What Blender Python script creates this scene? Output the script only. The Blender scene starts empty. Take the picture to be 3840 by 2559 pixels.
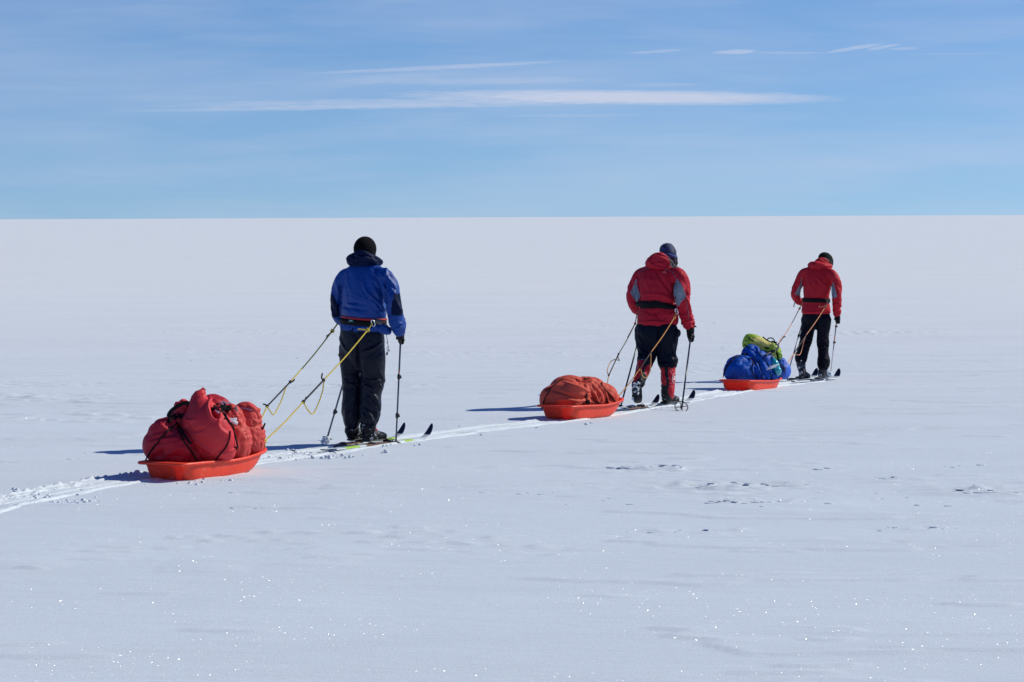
import bpy, bmesh, math, random
import numpy as np
from mathutils import Vector, Matrix
from mathutils.bvhtree import BVHTree
R = math.radians
random.seed(7)
sc = bpy.context.scene
col = sc.collection

# ------------------------------------------------------------------ camera
FOCAL, SENS = 95.0, 36.0
FPX = 3840 * FOCAL / SENS                  # focal length in photo pixels
CAM_H = 2.03
PITCH = math.atan((1279.5 - 814.5) / FPX)
ROLL = R(-0.245)
cam = bpy.data.cameras.new('camera'); cam.lens = FOCAL; cam.sensor_width = SENS
cam.clip_start = 0.2; cam.clip_end = 60000
cam_o = bpy.data.objects.new('camera', cam); col.objects.link(cam_o)
CR = Matrix.Rotation(R(90) - PITCH, 3, 'X') @ Matrix.Rotation(ROLL, 3, 'Z')
CP = Vector((0, 0, CAM_H))
cam_o.matrix_world = Matrix.Translation(CP) @ CR.to_4x4()
sc.camera = cam_o

# ------------------------------------------------------------------ sky, sun, exposure
SUN_EL, SUN_AZ = R(37.3), math.atan2(0.89, 0.33)     # azimuth measured from +Y towards +X
world = bpy.data.worlds.new('World'); sc.world = world; world.use_nodes = True
wt = world.node_tree; wn = wt.nodes; wl = wt.links
wn.clear()
def WN(t, **k):
    n = wn.new(t)
    for a, b in k.items(): setattr(n, a, b)
    return n
def wmath(op, a, b=None, c=None, clamp=False):
    n = wn.new('ShaderNodeMath'); n.operation = op; n.use_clamp = clamp
    for i, v in enumerate((a, b, c)):
        if v is None: continue
        if hasattr(v, 'is_output'): wl.new(v, n.inputs[i])
        else: n.inputs[i].default_value = v
    return n.outputs[0]
tc = WN('ShaderNodeTexCoord')
sep = WN('ShaderNodeSeparateXYZ'); wl.new(tc.outputs['Generated'], sep.inputs[0])
X, Y, Z = sep.outputs
# the air just above the horizon: a gentler gradient than the raw model
zz = wmath('MULTIPLY_ADD', Z, 0.62, 0.018)
cmb = WN('ShaderNodeCombineXYZ'); wl.new(X, cmb.inputs[0]); wl.new(Y, cmb.inputs[1]); wl.new(zz, cmb.inputs[2])
nrm = WN('ShaderNodeVectorMath', operation='NORMALIZE'); wl.new(cmb.outputs[0], nrm.inputs[0])
sky = WN('ShaderNodeTexSky'); sky.sky_type = 'NISHITA'; sky.sun_disc = False
sky.sun_elevation = SUN_EL; sky.sun_rotation = SUN_AZ
sky.altitude = 3000; sky.air_density = 0.78; sky.dust_density = 0.0; sky.ozone_density = 6.0
wl.new(nrm.outputs[0], sky.inputs[0])
# azimuth and elevation in degrees for the cirrus
az = wmath('MULTIPLY', wmath('ARCTAN2', X, Y), 57.2958)
el = wmath('MULTIPLY', wmath('ARCSINE', Z), 57.2958)
def noise(sx, sy, scale, detail, dist=0.0, off=0.0, rough=.55):
    c = WN('ShaderNodeCombineXYZ')
    wl.new(wmath('MULTIPLY', az, sx), c.inputs[0]); wl.new(wmath('MULTIPLY_ADD', el, sy, off), c.inputs[1])
    n = WN('ShaderNodeTexNoise'); n.inputs['Scale'].default_value = scale; n.inputs['Detail'].default_value = detail
    n.inputs['Distortion'].default_value = dist; n.inputs['Roughness'].default_value = rough
    wl.new(c.outputs[0], n.inputs['Vector']); return n.outputs['Fac']
warp = wmath('MULTIPLY_ADD', noise(.35, 1.6, 1.0, 3), 0.5, -0.25)
fine = wmath('MULTIPLY_ADD', noise(1.7, 30, 1.0, 8, .3, off=3, rough=.62), 1.15, -0.57)
def streak(cx, cy, wx, wy, tilt, amp, w=0.35, hard=1.0, f=1.2, lop=0.0):
    # a long thin cloud lens centred at (cx, cy) degrees; fibres from the fine noise
    dx = wmath('SUBTRACT', az, cx)
    dy = wmath('SUBTRACT', wmath('SUBTRACT', el, cy), wmath('MULTIPLY', dx, tilt))
    dy = wmath('ADD', dy, wmath('MULTIPLY', warp, w))
    a = wmath('DIVIDE', dx, wx)
    if lop: a = wmath('ADD', a, wmath('MULTIPLY', wmath('MULTIPLY', a, a), lop))
    b = wmath('DIVIDE', dy, wy)
    q = wmath('ADD', wmath('MULTIPLY', a, a), wmath('MULTIPLY', b, b))
    m = wmath('SUBTRACT', 1.0, q)
    m = wmath('ADD', m, wmath('MULTIPLY', fine, f))
    m = wmath('MULTIPLY', m, hard, clamp=True)
    m = wmath('SMOOTH_MIN', m, 1.0, 0.2)
    return wmath('MULTIPLY', m, amp, clamp=True)
def px2ae(x, y):            # photo pixel -> azimuth, elevation
    d = CR @ Vector(((x - 1920) / FPX, (1279.5 - y) / FPX, -1)); d.normalize()
    return math.degrees(math.atan2(d.x, d.y)), math.degrees(math.asin(d.z))
DEG = FPX * math.pi / 180   # photo pixels per degree
streaks = []
for (x, y, wx, wy, tilt, amp, w, hard, f, lop) in [
    (2410, 366, 860, 30, -0.016, .85, .06, 1.1, .9, .12),     # the long bright lens, thick end
    (1500, 388, 900, 22, 0.008, .42, .14, 1.0, 1.9, 0),
    (1150, 405, 700, 9, 0.02, .30, .05, 1.2, 1.4, 0),
    (2120, 434, 300, 7, 0.0, .16, .04, 1.2, 1.4, 0),
    (1640, 254, 520, 9, 0.045, .34, .05, 1.3, 1.5, 0),
    (1830, 305, 480, 16, 0.01, .22, .12, 1.1, 2.2, 0),
    (1500, 290, 420, 22, 0.10, .12, .15, 1.0, 2.4, 0),
    (2480, 318, 170, 9, 0.0, .20, .05, 1.1, 1.3, 0),
    (2755, 195, 90, 9, 0.02, .45, .06, 1.5, 1.6, 0),
    (2460, 193, 130, 6, 0.06, .28, .10, 1.3, 2.2, 0),
    (3210, 180, 110, 8, 0.14, .42, .08, 1.5, 1.5, 0),
    (3310, 178, 70, 7, 0.16, .35, .08, 1.5, 1.5, 0),
    (3390, 184, 60, 6, 0.02, .28, .08, 1.4, 1.8, 0),
    (2960, 198, 160, 6, -0.02, .20, .06, 1.2, 2.0, 0),
    (3600, 203, 220, 6, 0.0, .10, .05, 1.2, 1.6, 0),
    (1180, 520, 620, 44, 0.10, .10, .3, 1.0, 1.6, 0),
    (2300, 480, 900, 60, 0.06, .10, .3, 1.0, 1.4, 0),
    (700, 640, 900, 46, 0.05, .12, .3, 1.0, 1.4, 0),
    (3500, 590, 700, 60, 0.05, .12, .3, 1.0, 1.4, 0)]:
    a_, e_ = px2ae(x, y)
    streaks.append(streak(a_, e_, wx / DEG, wy / DEG, tilt, amp, w, hard, f, lop))
cl = streaks[0]
for s_ in streaks[1:]: cl = wmath('SUBTRACT', wmath('ADD', cl, s_), wmath('MULTIPLY', cl, s_))
veil = wmath('MULTIPLY', wmath('SUBTRACT', noise(.10, .75, 1.0, 4, .4, 7.3), .39, clamp=True), .90)
veil2 = wmath('MULTIPLY', wmath('SUBTRACT', noise(.22, 2.6, 1.0, 5, .2, 1.7), .48, clamp=True), 0.40)
cl = wmath('ADD', wmath('ADD', cl, veil), veil2, clamp=True)
cl = wmath('MULTIPLY', cl, wmath('SUBTRACT', 1.0, wmath('DIVIDE', wmath('SUBTRACT', el, 6.0), 14.0, clamp=True), clamp=True))
# polar air: little red in it, deeper overhead
up_ = wmath('DIVIDE', wmath('SUBTRACT', el, 4.0), 40.0, clamp=True)
tint = WN('ShaderNodeMix', data_type='RGBA'); wl.new(up_, tint.inputs[0]); tint.inputs[6].default_value = (.80, .875, .97, 1); tint.inputs[7].default_value = (.45, .62, .98, 1)
tsky = WN('ShaderNodeMix', data_type='RGBA', blend_type='MULTIPLY'); tsky.inputs[0].default_value = 1.0
wl.new(sky.outputs[0], tsky.inputs[6]); wl.new(tint.outputs[2], tsky.inputs[7])
mx = WN('ShaderNodeMix', data_type='RGBA'); wl.new(cl, mx.inputs[0])
wl.new(tsky.outputs[2], mx.inputs[6]); mx.inputs[7].default_value = (5.5, 6.2, 7.9, 1)
bg = WN('ShaderNodeBackground'); bg.inputs[1].default_value = 0.10
out = WN('ShaderNodeOutputWorld'); wl.new(mx.outputs[2], bg.inputs[0]); wl.new(bg.outputs[0], out.inputs[0])

sun = bpy.data.lights.new('sun', 'SUN'); sun.energy = 4.0; sun.angle = R(0.5); sun.color = (1.0, 0.975, 0.83)
sun_o = bpy.data.objects.new('sun', sun); col.objects.link(sun_o)
sdir = Vector((math.sin(SUN_AZ) * math.cos(SUN_EL), math.cos(SUN_AZ) * math.cos(SUN_EL), math.sin(SUN_EL)))
sun_o.rotation_euler = sdir.to_track_quat('Z', 'Y').to_euler()
sc.view_settings.view_transform = 'Standard'; sc.view_settings.look = 'None'
sc.view_settings.exposure = 0.0; sc.view_settings.gamma = 1.0

# ------------------------------------------------------------------ noise, terrain
_rng = np.random.default_rng(3)
_perm = _rng.permutation(4096).astype(np.int64)
_gr = _rng.normal(size=(4096, 3)); _gr /= np.linalg.norm(_gr, axis=1)[:, None]
def _h(i, j, k): return _perm[(_perm[(_perm[i & 4095] + j) & 4095] + k) & 4095]
def pn(p):
    """gradient noise, p (n,3) -> (n,), about -1..1"""
    p = np.asarray(p, float); i = np.floor(p).astype(np.int64); f = p - i
    u = f * f * f * (f * (f * 6 - 15) + 10); r = 0
    for a in (0, 1):
        wa = u[:, 0] if a else 1 - u[:, 0]
        for b in (0, 1):
            wb = u[:, 1] if b else 1 - u[:, 1]
            for c in (0, 1):
                wc = u[:, 2] if c else 1 - u[:, 2]
                g = _gr[_h(i[:, 0] + a, i[:, 1] + b, i[:, 2] + c)]
                r = r + wa * wb * wc * (g[:, 0] * (f[:, 0] - a) + g[:, 1] * (f[:, 1] - b) + g[:, 2] * (f[:, 2] - c))
    return r * 1.6
def fbm(p, o=3):
    r = 0; a = 1.0
    for k in range(o): r = r + a * pn(np.asarray(p) * 2 ** k + 17.3 * k); a *= .5
    return r
def ss(e0, e1, x): t = np.clip((x - e0) / (e1 - e0), 0, 1); return t * t * (3 - 2 * t)

_ty = np.arange(-60, 300, .25)
_tz = np.interp(_ty, [-60, 24.4, 27.8, 30.0, 32.5, 34, 36.3, 40, 46, 62, 100, 300],
                [0, 0, -.045, -.07, -.085, -.125, -.185, -.27, -.31, -.24, 0, 0])
_k = np.exp(-np.linspace(-2, 2, 17) ** 2); _k /= _k.sum()
_tz = np.convolve(np.pad(_tz, 8, mode='edge'), _k, mode='valid')
def g0(y): return np.interp(y, _ty, _tz)
def W(x, y, D):
    """world point seen at photo pixel (x, y) at depth Y = D"""
    d = CR @ Vector(((x - 1920) / FPX, (1279.5 - y) / FPX, -1))
    return CP + d * (D / d.y)
def G(x, y):
    d = CR @ Vector(((x - 1920) / FPX, (1279.5 - y) / FPX, -1))
    D = CAM_H / -d.z * d.y
    for _ in range(40): D = .5 * D + .5 * (CAM_H - float(g0(D))) / -d.z * d.y
    p = CP + d * (D / d.y); p.z = float(g0(D)); return p

# ------------------------------------------------------------------ object helpers
def tag(o, label=None, cat=None, group=None, kind=None):
    if label: o['label'] = label
    if cat: o['category'] = cat
    if group: o['group'] = group
    if kind: o['kind'] = kind
    return o
def empty(name, loc):
    o = bpy.data.objects.new(name, None); col.objects.link(o); o.location = loc; o.empty_display_size = .1
    return o
def mesh_obj(name, V, F, mats, parent=None, smooth=True, fm=None):
    """V in world coordinates; the object sits at its parent's origin"""
    me = bpy.data.meshes.new(name)
    org = Vector((0, 0, 0))
    if parent is not None:
        q = parent
        while q is not None: org = org + q.location; q = q.parent
    Vn = np.asarray([tuple(v) for v in V] if not isinstance(V, np.ndarray) else V, float) - np.array(org)
    me.from_pydata(Vn.tolist() if not isinstance(Vn, list) else Vn, [], F if isinstance(F, list) else F.tolist())
    if not isinstance(mats, (list, tuple)): mats = [mats]
    for m in mats: me.materials.append(m)
    if fm is not None: me.polygons.foreach_set('material_index', np.asarray(fm, np.int32))
    if smooth: me.polygons.foreach_set('use_smooth', np.ones(len(me.polygons), bool))
    me.update()
    o = bpy.data.objects.new(name, me); col.objects.link(o)
    if parent is not None: o.parent = parent
    return o

def catmull(pts, n=8, closed=False):
    pts = [np.array(p, float) for p in pts]
    if len(pts) == 2: return [pts[0] + (pts[1] - pts[0]) * t for t in np.linspace(0, 1, n + 1)]
    r = []; m = len(pts)
    for i in range(m if closed else m - 1):
        if closed: p0, p1, p2, p3 = pts[i - 1], pts[i], pts[(i + 1) % m], pts[(i + 2) % m]
        else: p0, p1, p2, p3 = pts[max(i - 1, 0)], pts[i], pts[i + 1], pts[min(i + 2, m - 1)]
        for t in np.arange(n) / n:
            r.append(.5 * ((2 * p1) + (-p0 + p2) * t + (2 * p0 - 5 * p1 + 4 * p2 - p3) * t * t + (-p0 + 3 * p1 - 3 * p2 + p3) * t ** 3))
    if not closed: r.append(pts[-1])
    return r

def loft(rings, ref, n=24, sub=4, cap=True):
    """rings: (centre, ra, rb). Cross-section axis a follows ref, b is perpendicular to it and the spine. Rounded ends."""
    arr = [np.array([*c, ra, rb], float) for c, ra, rb in rings]
    arr = catmull(arr, sub) if len(arr) > 1 else arr
    arr = np.array(arr); arr[:, 3:] = np.maximum(arr[:, 3:], .002)
    P = arr[:, :3]
    T = np.gradient(P, axis=0); T /= np.maximum(np.linalg.norm(T, axis=1), 1e-9)[:, None]
    if cap:
        pre, post = [], []
        for ang in (80, 60, 35):
            c, s_ = math.cos(R(ang)), math.sin(R(ang))
            r0 = .7 * min(arr[0, 3], arr[0, 4]); r1 = .7 * min(arr[-1, 3], arr[-1, 4])
            pre.append(([*(P[0] - T[0] * r0 * s_), arr[0, 3] * c, arr[0, 4] * c], T[0]))
            post.append(([*(P[-1] + T[-1] * r1 * s_), arr[-1, 3] * c, arr[-1, 4] * c], T[-1]))
        arr = np.array([a for a, _ in pre] + list(arr) + [a for a, _ in post[::-1]])
        T = np.array([t for _, t in pre] + list(T) + [t for _, t in post[::-1]])
    ref = np.array(ref, float); V = []; F = []
    a_prev = ref
    for i in range(len(arr)):
        t = T[i]; a = a_prev - t * (a_prev @ t)
        if np.linalg.norm(a) < 1e-3: a = np.cross(t, [0, 0, 1.0]); 
        a /= np.linalg.norm(a); b = np.cross(t, a); a_prev = a if cap == 'follow' else ref
        for k in range(n):
            an = 2 * math.pi * k / n
            V.append(arr[i, :3] + a * arr[i, 3] * math.cos(an) + b * arr[i, 4] * math.sin(an))
    m = len(arr)
    for i in range(m - 1):
        for k in range(n):
            F.append([i * n + k, i * n + (k + 1) % n, (i + 1) * n + (k + 1) % n, (i + 1) * n + k])
    F.append(list(range(n))[::-1]); F.append([(m - 1) * n + k for k in range(n)])
    return V, F
def ball(c, ax, ay, az_, rot=None, n=20):
    """ellipsoid with half axes given as vectors or numbers"""
    A = np.eye(3) if rot is None else np.array(rot, float)
    V = []; F = []; c = np.array(c, float); m = n // 2
    for i in range(m + 1):
        th = math.pi * i / m
        for k in range(n):
            ph = 2 * math.pi * k / n
            V.append(c + A @ np.array([ax * math.sin(th) * math.cos(ph), ay * math.sin(th) * math.sin(ph), az_ * math.cos(th)]))
    for i in range(m):
        for k in range(n): F.append([i * n + k, (i + 1) * n + k, (i + 1) * n + (k + 1) % n, i * n + (k + 1) % n])
    return V, F
def tube(pts, r, n=8, sub=6, ref=(0.3, 1, .2), rr=None):
    rings = []
    for i, p in enumerate(pts):
        q = r if rr is None else rr[i]
        rings.append((p, q, q))
    return loft(rings, ref, n=n, sub=sub, cap='follow')
def join(parts):
    V = []; F = []
    for v, f in parts:
        k = len(V); V += [tuple(x) for x in v]; F += [[i + k for i in q] for q in f]
    return V, F
def basis(lat, fwd, up): return np.array([lat, fwd, up], float).T

def remesh(parts, voxel, smooth=6, fac=.5):
    """fuse overlapping closed pieces into one skin; returns numpy verts, faces"""
    V, F = join(parts)
    me = bpy.data.meshes.new('tmp'); me.from_pydata([tuple(v) for v in V], [], F); me.update()
    o = bpy.data.objects.new('tmp', me); col.objects.link(o)
    m = o.modifiers.new('r', 'REMESH'); m.mode = 'VOXEL'; m.voxel_size = voxel; m.adaptivity = 0
    if smooth:
        m = o.modifiers.new('s', 'SMOOTH'); m.factor = fac; m.iterations = smooth
    dg = bpy.context.evaluated_depsgraph_get(); ev = o.evaluated_get(dg); em = ev.to_mesh()
    nv = len(em.vertices); A = np.empty(nv * 3); em.vertices.foreach_get('co', A); A = A.reshape(-1, 3)
    Fq = [list(p.vertices) for p in em.polygons]
    ev.to_mesh_clear(); bpy.data.objects.remove(o); bpy.data.meshes.remove(me)
    return A, Fq
def normals(V, F):
    me = bpy.data.meshes.new('tmp'); me.from_pydata(V.tolist(), [], F); me.update()
    N = np.empty(len(V) * 3); me.vertices.foreach_get('normal', N)
    bpy.data.meshes.remove(me); return N.reshape(-1, 3)
def folds(V, F, specs):
    """push the skin in and out along its normals. spec: c, r, d (direction the folds run along), wl, a, [seed]"""
    N = normals(V, F); disp = np.zeros(len(V))
    for s in specs:
        c = np.array(s['c'], float); rr = s['r']
        if np.isscalar(rr): w = 1 - ss(.45, 1, np.linalg.norm(V - c, axis=1) / rr)
        else: w = 1 - ss(.45, 1, np.linalg.norm((V - c) / np.array(rr), axis=1))
        idx = np.nonzero(w > 0)[0]
        if not len(idx): continue
        d = np.array(s['d'], float); d /= np.linalg.norm(d)
        q = V[idx] - c; along = q @ d
        per = q - along[:, None] * d
        u = per / s['wl'] + along[:, None] * d / (s['wl'] * s.get('str', 4.5))
        sd = s.get('seed', 1) * 11.7
        u = u + .45 * np.stack([pn(u * .6 + sd), pn(u * .6 + sd + 31), pn(u * .6 + sd + 57)], 1)
        n = pn(u + sd)
        ridge = 1 - 2.2 * np.sqrt(n * n + s.get('sh', .005))
        disp[idx] += 1.3 * s['a'] * w[idx] * ridge
    return V + N * disp[:, None]
def strokes(V, F, specs):
    """folds drawn by hand: (points, width, height); only skin near the drawn line in 3-D and facing the drawer moves"""
    N = normals(V, F)
    disp = np.zeros(len(V))
    for pts, w, h in specs:
        P = np.array([tuple(p) for p in catmull([tuple(p) for p in pts], 5)])[:, [0, 2]]
        q = V[:, [0, 2]]; best = np.full(len(V), 9.0); tt = np.zeros(len(V))
        for i in range(len(P) - 1):
            a, b = P[i], P[i + 1]; ab = b - a; t = np.clip(((q - a) @ ab) / max(ab @ ab, 1e-9), 0, 1)
            dd = np.linalg.norm(q - a - t[:, None] * ab, axis=1); m = dd < best
            best[m] = dd[m]; tt[m] = ((i + t) / (len(P) - 1))[m]
        taper = np.sqrt(np.clip(np.sin(math.pi * np.clip(tt, .03, .97)), 0, 1))
        disp += 1.5 * h * np.exp(-(best / w) ** 2) * taper * (N[:, 1] < .15)
    return V + N * disp[:, None]
def bvh_of(*objs):
    V = []; F = []
    for o in objs:
        k = len(V); mw = Matrix.Translation(sum((q.location for q in _chain(o)), Vector((0, 0, 0))))
        V += [mw @ v.co for v in o.data.vertices]; F += [[i + k for i in p.vertices] for p in o.data.polygons]
    return BVHTree.FromPolygons(V, F)
def _chain(o):
    while o is not None: yield o; o = o.parent
def drape(pxs, bvh, D, off=.008, n=10):
    """a cord laid over a load: photo outline points dropped onto the surface they cross"""
    pts = catmull([(x, y, 0) for x, y in pxs], n); out_ = []; last = D
    for x, y, _ in pts:
        d = (CR @ Vector(((x - 1920) / FPX, (1279.5 - y) / FPX, -1))).normalized()
        hit, nn, _, _ = bvh.ray_cast(CP, d)
        if hit is not None:
            last = hit.y; out_.append(hit + nn * off)
        else:
            q = W(x, y, last); hh, n2, _, dist = bvh.find_nearest(q)
            out_.append(q)
    a = np.array([tuple(p) for p in out_])
    for _ in range(2): a[1:-1] = .25 * a[:-2] + .5 * a[1:-1] + .25 * a[2:]
    return [tuple(p) for p in a]

# ------------------------------------------------------------------ materials
MATS = {}
def nodes_of(name):
    m = bpy.data.materials.new(name); m.use_nodes = True
    nt = m.node_tree; nt.nodes.clear(); return m, nt
def N_(nt, t, ins=None, **k):
    n = nt.nodes.new(t)
    for a, b in k.items(): setattr(n, a, b)
    for a, b in (ins or {}).items():
        if hasattr(b, 'is_output'): nt.links.new(b, n.inputs[a])
        else: n.inputs[a].default_value = b
    return n
def M_(nt, op, a, b=0.0, c=0.0, clamp=False):
    return N_(nt, 'ShaderNodeMath', {0: a, 1: b, 2: c}, operation=op, use_clamp=clamp).outputs[0]
def rgba(c): return (c[0], c[1], c[2], 1)
def fabric(name, c, rough=.6, crumple=.25, scale=30, sheen=.15, spec=.3, var=.12, transl=0.0, frost=0.0):
    if name in MATS: return MATS[name]
    m, nt = nodes_of(name)
    g = N_(nt, 'ShaderNodeNewGeometry')
    n1 = N_(nt, 'ShaderNodeTexNoise', {'Vector': g.outputs['Position'], 'Scale': scale, 'Detail': 5.0, 'Roughness': .6, 'Distortion': .6})
    n2 = N_(nt, 'ShaderNodeTexNoise', {'Vector': g.outputs['Position'], 'Scale': 5.0, 'Detail': 3.0})
    wv = N_(nt, 'ShaderNodeTexNoise', {'Vector': g.outputs['Position'], 'Scale': 900.0, 'Detail': 1.0})
    rd = N_(nt, 'ShaderNodeTexNoise', {'Vector': g.outputs['Position'], 'Scale': scale * .35, 'Detail': 4.0, 'Roughness': .55, 'Distortion': .8}, noise_type='RIDGED_MULTIFRACTAL')
    f = M_(nt, 'MULTIPLY_ADD', n2.outputs['Fac'], 2 * var, 1 - var)
    colr = N_(nt, 'ShaderNodeMix', {0: 1.0, 6: rgba(c)}, data_type='RGBA', blend_type='MULTIPLY')
    cc = N_(nt, 'ShaderNodeCombineXYZ', {0: f, 1: f, 2: f}); nt.links.new(cc.outputs[0], colr.inputs[7])
    base = colr.outputs[2]
    h = M_(nt, 'ADD', M_(nt, 'MULTIPLY_ADD', wv.outputs['Fac'], .04, n1.outputs['Fac']), M_(nt, 'MULTIPLY', rd.outputs['Fac'], .55))
    bmp = N_(nt, 'ShaderNodeBump', {'Strength': crumple, 'Distance': .02, 'Height': h})
    p = N_(nt, 'ShaderNodeBsdfPrincipled', {'Roughness': rough, 'Specular IOR Level': spec, 'Sheen Weight': sheen, 'Sheen Roughness': .4, 'Normal': bmp.outputs[0]})
    if frost:
        nf = N_(nt, 'ShaderNodeTexNoise', {'Vector': g.outputs['Position'], 'Scale': 26.0, 'Detail': 4.0, 'Roughness': .7})
        fm = M_(nt, 'MULTIPLY', M_(nt, 'SUBTRACT', nf.outputs['Fac'], .66 - frost, clamp=True), 14.0, clamp=True)
        mf = N_(nt, 'ShaderNodeMix', {0: fm, 6: base, 7: (.72, .77, .82, 1)}, data_type='RGBA'); base = mf.outputs[2]
    nt.links.new(base, p.inputs['Base Color'])
    last = p.outputs[0]
    if transl:
        tr = N_(nt, 'ShaderNodeBsdfTranslucent', {'Color': base})
        last = N_(nt, 'ShaderNodeMixShader', {0: transl, 1: p.outputs[0], 2: tr.outputs[0]}).outputs[0]
    o = N_(nt, 'ShaderNodeOutputMaterial'); nt.links.new(last, o.inputs[0])
    MATS[name] = m; return m
def plain(name, c, rough=.4, metal=0.0, spec=.5, scale=60, bump=.05, coat=0.0):
    if name in MATS: return MATS[name]
    m, nt = nodes_of(name)
    g = N_(nt, 'ShaderNodeNewGeometry')
    n = N_(nt, 'ShaderNodeTexNoise', {'Vector': g.outputs['Position'], 'Scale': scale, 'Detail': 4.0})
    f = M_(nt, 'MULTIPLY_ADD', n.outputs['Fac'], .3, .85)
    cc = N_(nt, 'ShaderNodeCombineXYZ', {0: f, 1: f, 2: f})
    colr = N_(nt, 'ShaderNodeMix', {0: 1.0, 6: rgba(c), 7: cc.outputs[0]}, data_type='RGBA', blend_type='MULTIPLY')
    bmp = N_(nt, 'ShaderNodeBump', {'Strength': bump, 'Distance': .01, 'Height': n.outputs['Fac']})
    p = N_(nt, 'ShaderNodeBsdfPrincipled', {'Base Color': colr.outputs[2], 'Roughness': rough, 'Metallic': metal,
        'Specular IOR Level': spec, 'Coat Weight': coat, 'Normal': bmp.outputs[0]})
    o = N_(nt, 'ShaderNodeOutputMaterial'); nt.links.new(p.outputs[0], o.inputs[0])
    MATS[name] = m; return m
def snow_material(name, albedo, rough_bump=.5, glint=1.0):
    m, nt = nodes_of(name)
    g = N_(nt, 'ShaderNodeNewGeometry'); P = g.outputs['Position']
    st = N_(nt, 'ShaderNodeMapping', {'Vector': P, 'Scale': (.35, 1.3, 1.0), 'Rotation': (0, 0, R(8))})
    big = N_(nt, 'ShaderNodeTexNoise', {'Vector': st.outputs[0], 'Scale': .55, 'Detail': 6.0, 'Roughness': .6, 'Distortion': .4})
    mid = N_(nt, 'ShaderNodeTexNoise', {'Vector': st.outputs[0], 'Scale': 6.0, 'Detail': 5.0, 'Roughness': .62})
    gr = N_(nt, 'ShaderNodeTexNoise', {'Vector': P, 'Scale': 90.0, 'Detail': 3.0, 'Roughness': .7})
    h = M_(nt, 'MULTIPLY_ADD', gr.outputs['Fac'], .12 * rough_bump * 2, M_(nt, 'MULTIPLY', mid.outputs['Fac'], .5))
    bmp = N_(nt, 'ShaderNodeBump', {'Strength': .5, 'Distance': .035, 'Height': h})
    # wind-packed crust and powder differ a little in whiteness
    f = M_(nt, 'MULTIPLY_ADD', M_(nt, 'SUBTRACT', big.outputs['Fac'], .5), .16, 1.0)
    cc = N_(nt, 'ShaderNodeCombineXYZ', {0: f, 1: f, 2: f})
    # scattered-light brightening of far snow painted into the albedo; near snow darker, bluer
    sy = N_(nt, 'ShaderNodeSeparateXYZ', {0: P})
    far_bright = N_(nt, 'ShaderNodeMapRange', {0: sy.outputs[1], 1: 15.0, 2: 90.0, 3: 0.0, 4: 1.0}, interpolation_type='SMOOTHSTEP')
    alb = N_(nt, 'ShaderNodeMix', {0: far_bright.outputs[0], 6: rgba([albedo[0] * .935, albedo[1] * .975, albedo[2]]), 7: rgba([albedo[0] * 1.09, albedo[1] * 1.085, albedo[2] * 1.04])}, data_type='RGBA')
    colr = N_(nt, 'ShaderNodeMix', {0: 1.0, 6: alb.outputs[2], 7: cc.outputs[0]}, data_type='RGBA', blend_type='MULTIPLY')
    d = N_(nt, 'ShaderNodeBsdfDiffuse', {'Color': colr.outputs[2], 'Normal': bmp.outputs[0], 'Roughness': 0.0})
    fr = N_(nt, 'ShaderNodeFresnel', {'IOR': 1.31})
    gs = N_(nt, 'ShaderNodeBsdfGlossy', {'Color': (.9, .93, 1, 1), 'Roughness': .55, 'Normal': bmp.outputs[0]})
    dd = N_(nt, 'ShaderNodeMixShader', {0: M_(nt, 'MULTIPLY', fr.outputs[0], .10), 1: d.outputs[0], 2: gs.outputs[0]}).outputs[0]
    shn = N_(nt, 'ShaderNodeBsdfSheen', {'Color': (.10, .10, .10, 1), 'Roughness': .6, 'Normal': bmp.outputs[0]})
    dd = N_(nt, 'ShaderNodeAddShader', {0: dd, 1: shn.outputs[0]}).outputs[0]
    # ice crystals: one tiny facing in a few cells, each with its own tilt
    vo = N_(nt, 'ShaderNodeTexVoronoi', {'Vector': P, 'Scale': 130.0, 'Randomness': 1.0}, voronoi_dimensions='3D', feature='F1')
    dist = M_(nt, 'MULTIPLY', vo.outputs['Distance'], 1.0)
    sp = N_(nt, 'ShaderNodeSeparateXYZ', {0: vo.outputs['Color']})
    size = M_(nt, 'MULTIPLY_ADD', M_(nt, 'FRACT', M_(nt, 'MULTIPLY', sp.outputs[0], 37.7)), .23, .12)
    msk = M_(nt, 'MULTIPLY', M_(nt, 'LESS_THAN', dist, size), M_(nt, 'GREATER_THAN', M_(nt, 'FRACT', M_(nt, 'MULTIPLY', sp.outputs[0], 91.3)), .02))
    a = M_(nt, 'MULTIPLY', sp.outputs[1], 2 * math.pi)
    ct = M_(nt, 'MULTIPLY_ADD', sp.outputs[2], .92, .08)      # cosine of the tilt, any direction of the upper hemisphere
    s_t = M_(nt, 'SQRT', M_(nt, 'SUBTRACT', 1.0, M_(nt, 'MULTIPLY', ct, ct)))
    nv = N_(nt, 'ShaderNodeCombineXYZ', {0: M_(nt, 'MULTIPLY', s_t, M_(nt, 'COSINE', a)), 1: M_(nt, 'MULTIPLY', s_t, M_(nt, 'SINE', a)), 2: ct})
    pw = M_(nt, 'MULTIPLY', M_(nt, 'POWER', M_(nt, 'FRACT', M_(nt, 'MULTIPLY', sp.outputs[0], 53.1)), 1.2), glint)
    gc = N_(nt, 'ShaderNodeCombineXYZ', {0: pw, 1: pw, 2: pw})
    gl = N_(nt, 'ShaderNodeBsdfGlossy', {'Color': gc.outputs[0], 'Roughness': .27, 'Normal': nv.outputs[0]})
    mxs = N_(nt, 'ShaderNodeMixShader', {0: M_(nt, 'MULTIPLY', msk, .30), 1: dd, 2: gl.outputs[0]})
    o = N_(nt, 'ShaderNodeOutputMaterial'); nt.links.new(mxs.outputs[0], o.inputs[0])
    return m
SNOW = snow_material('wind_packed_snow', (.645, .675, .735), .5, 1.0)
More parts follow.
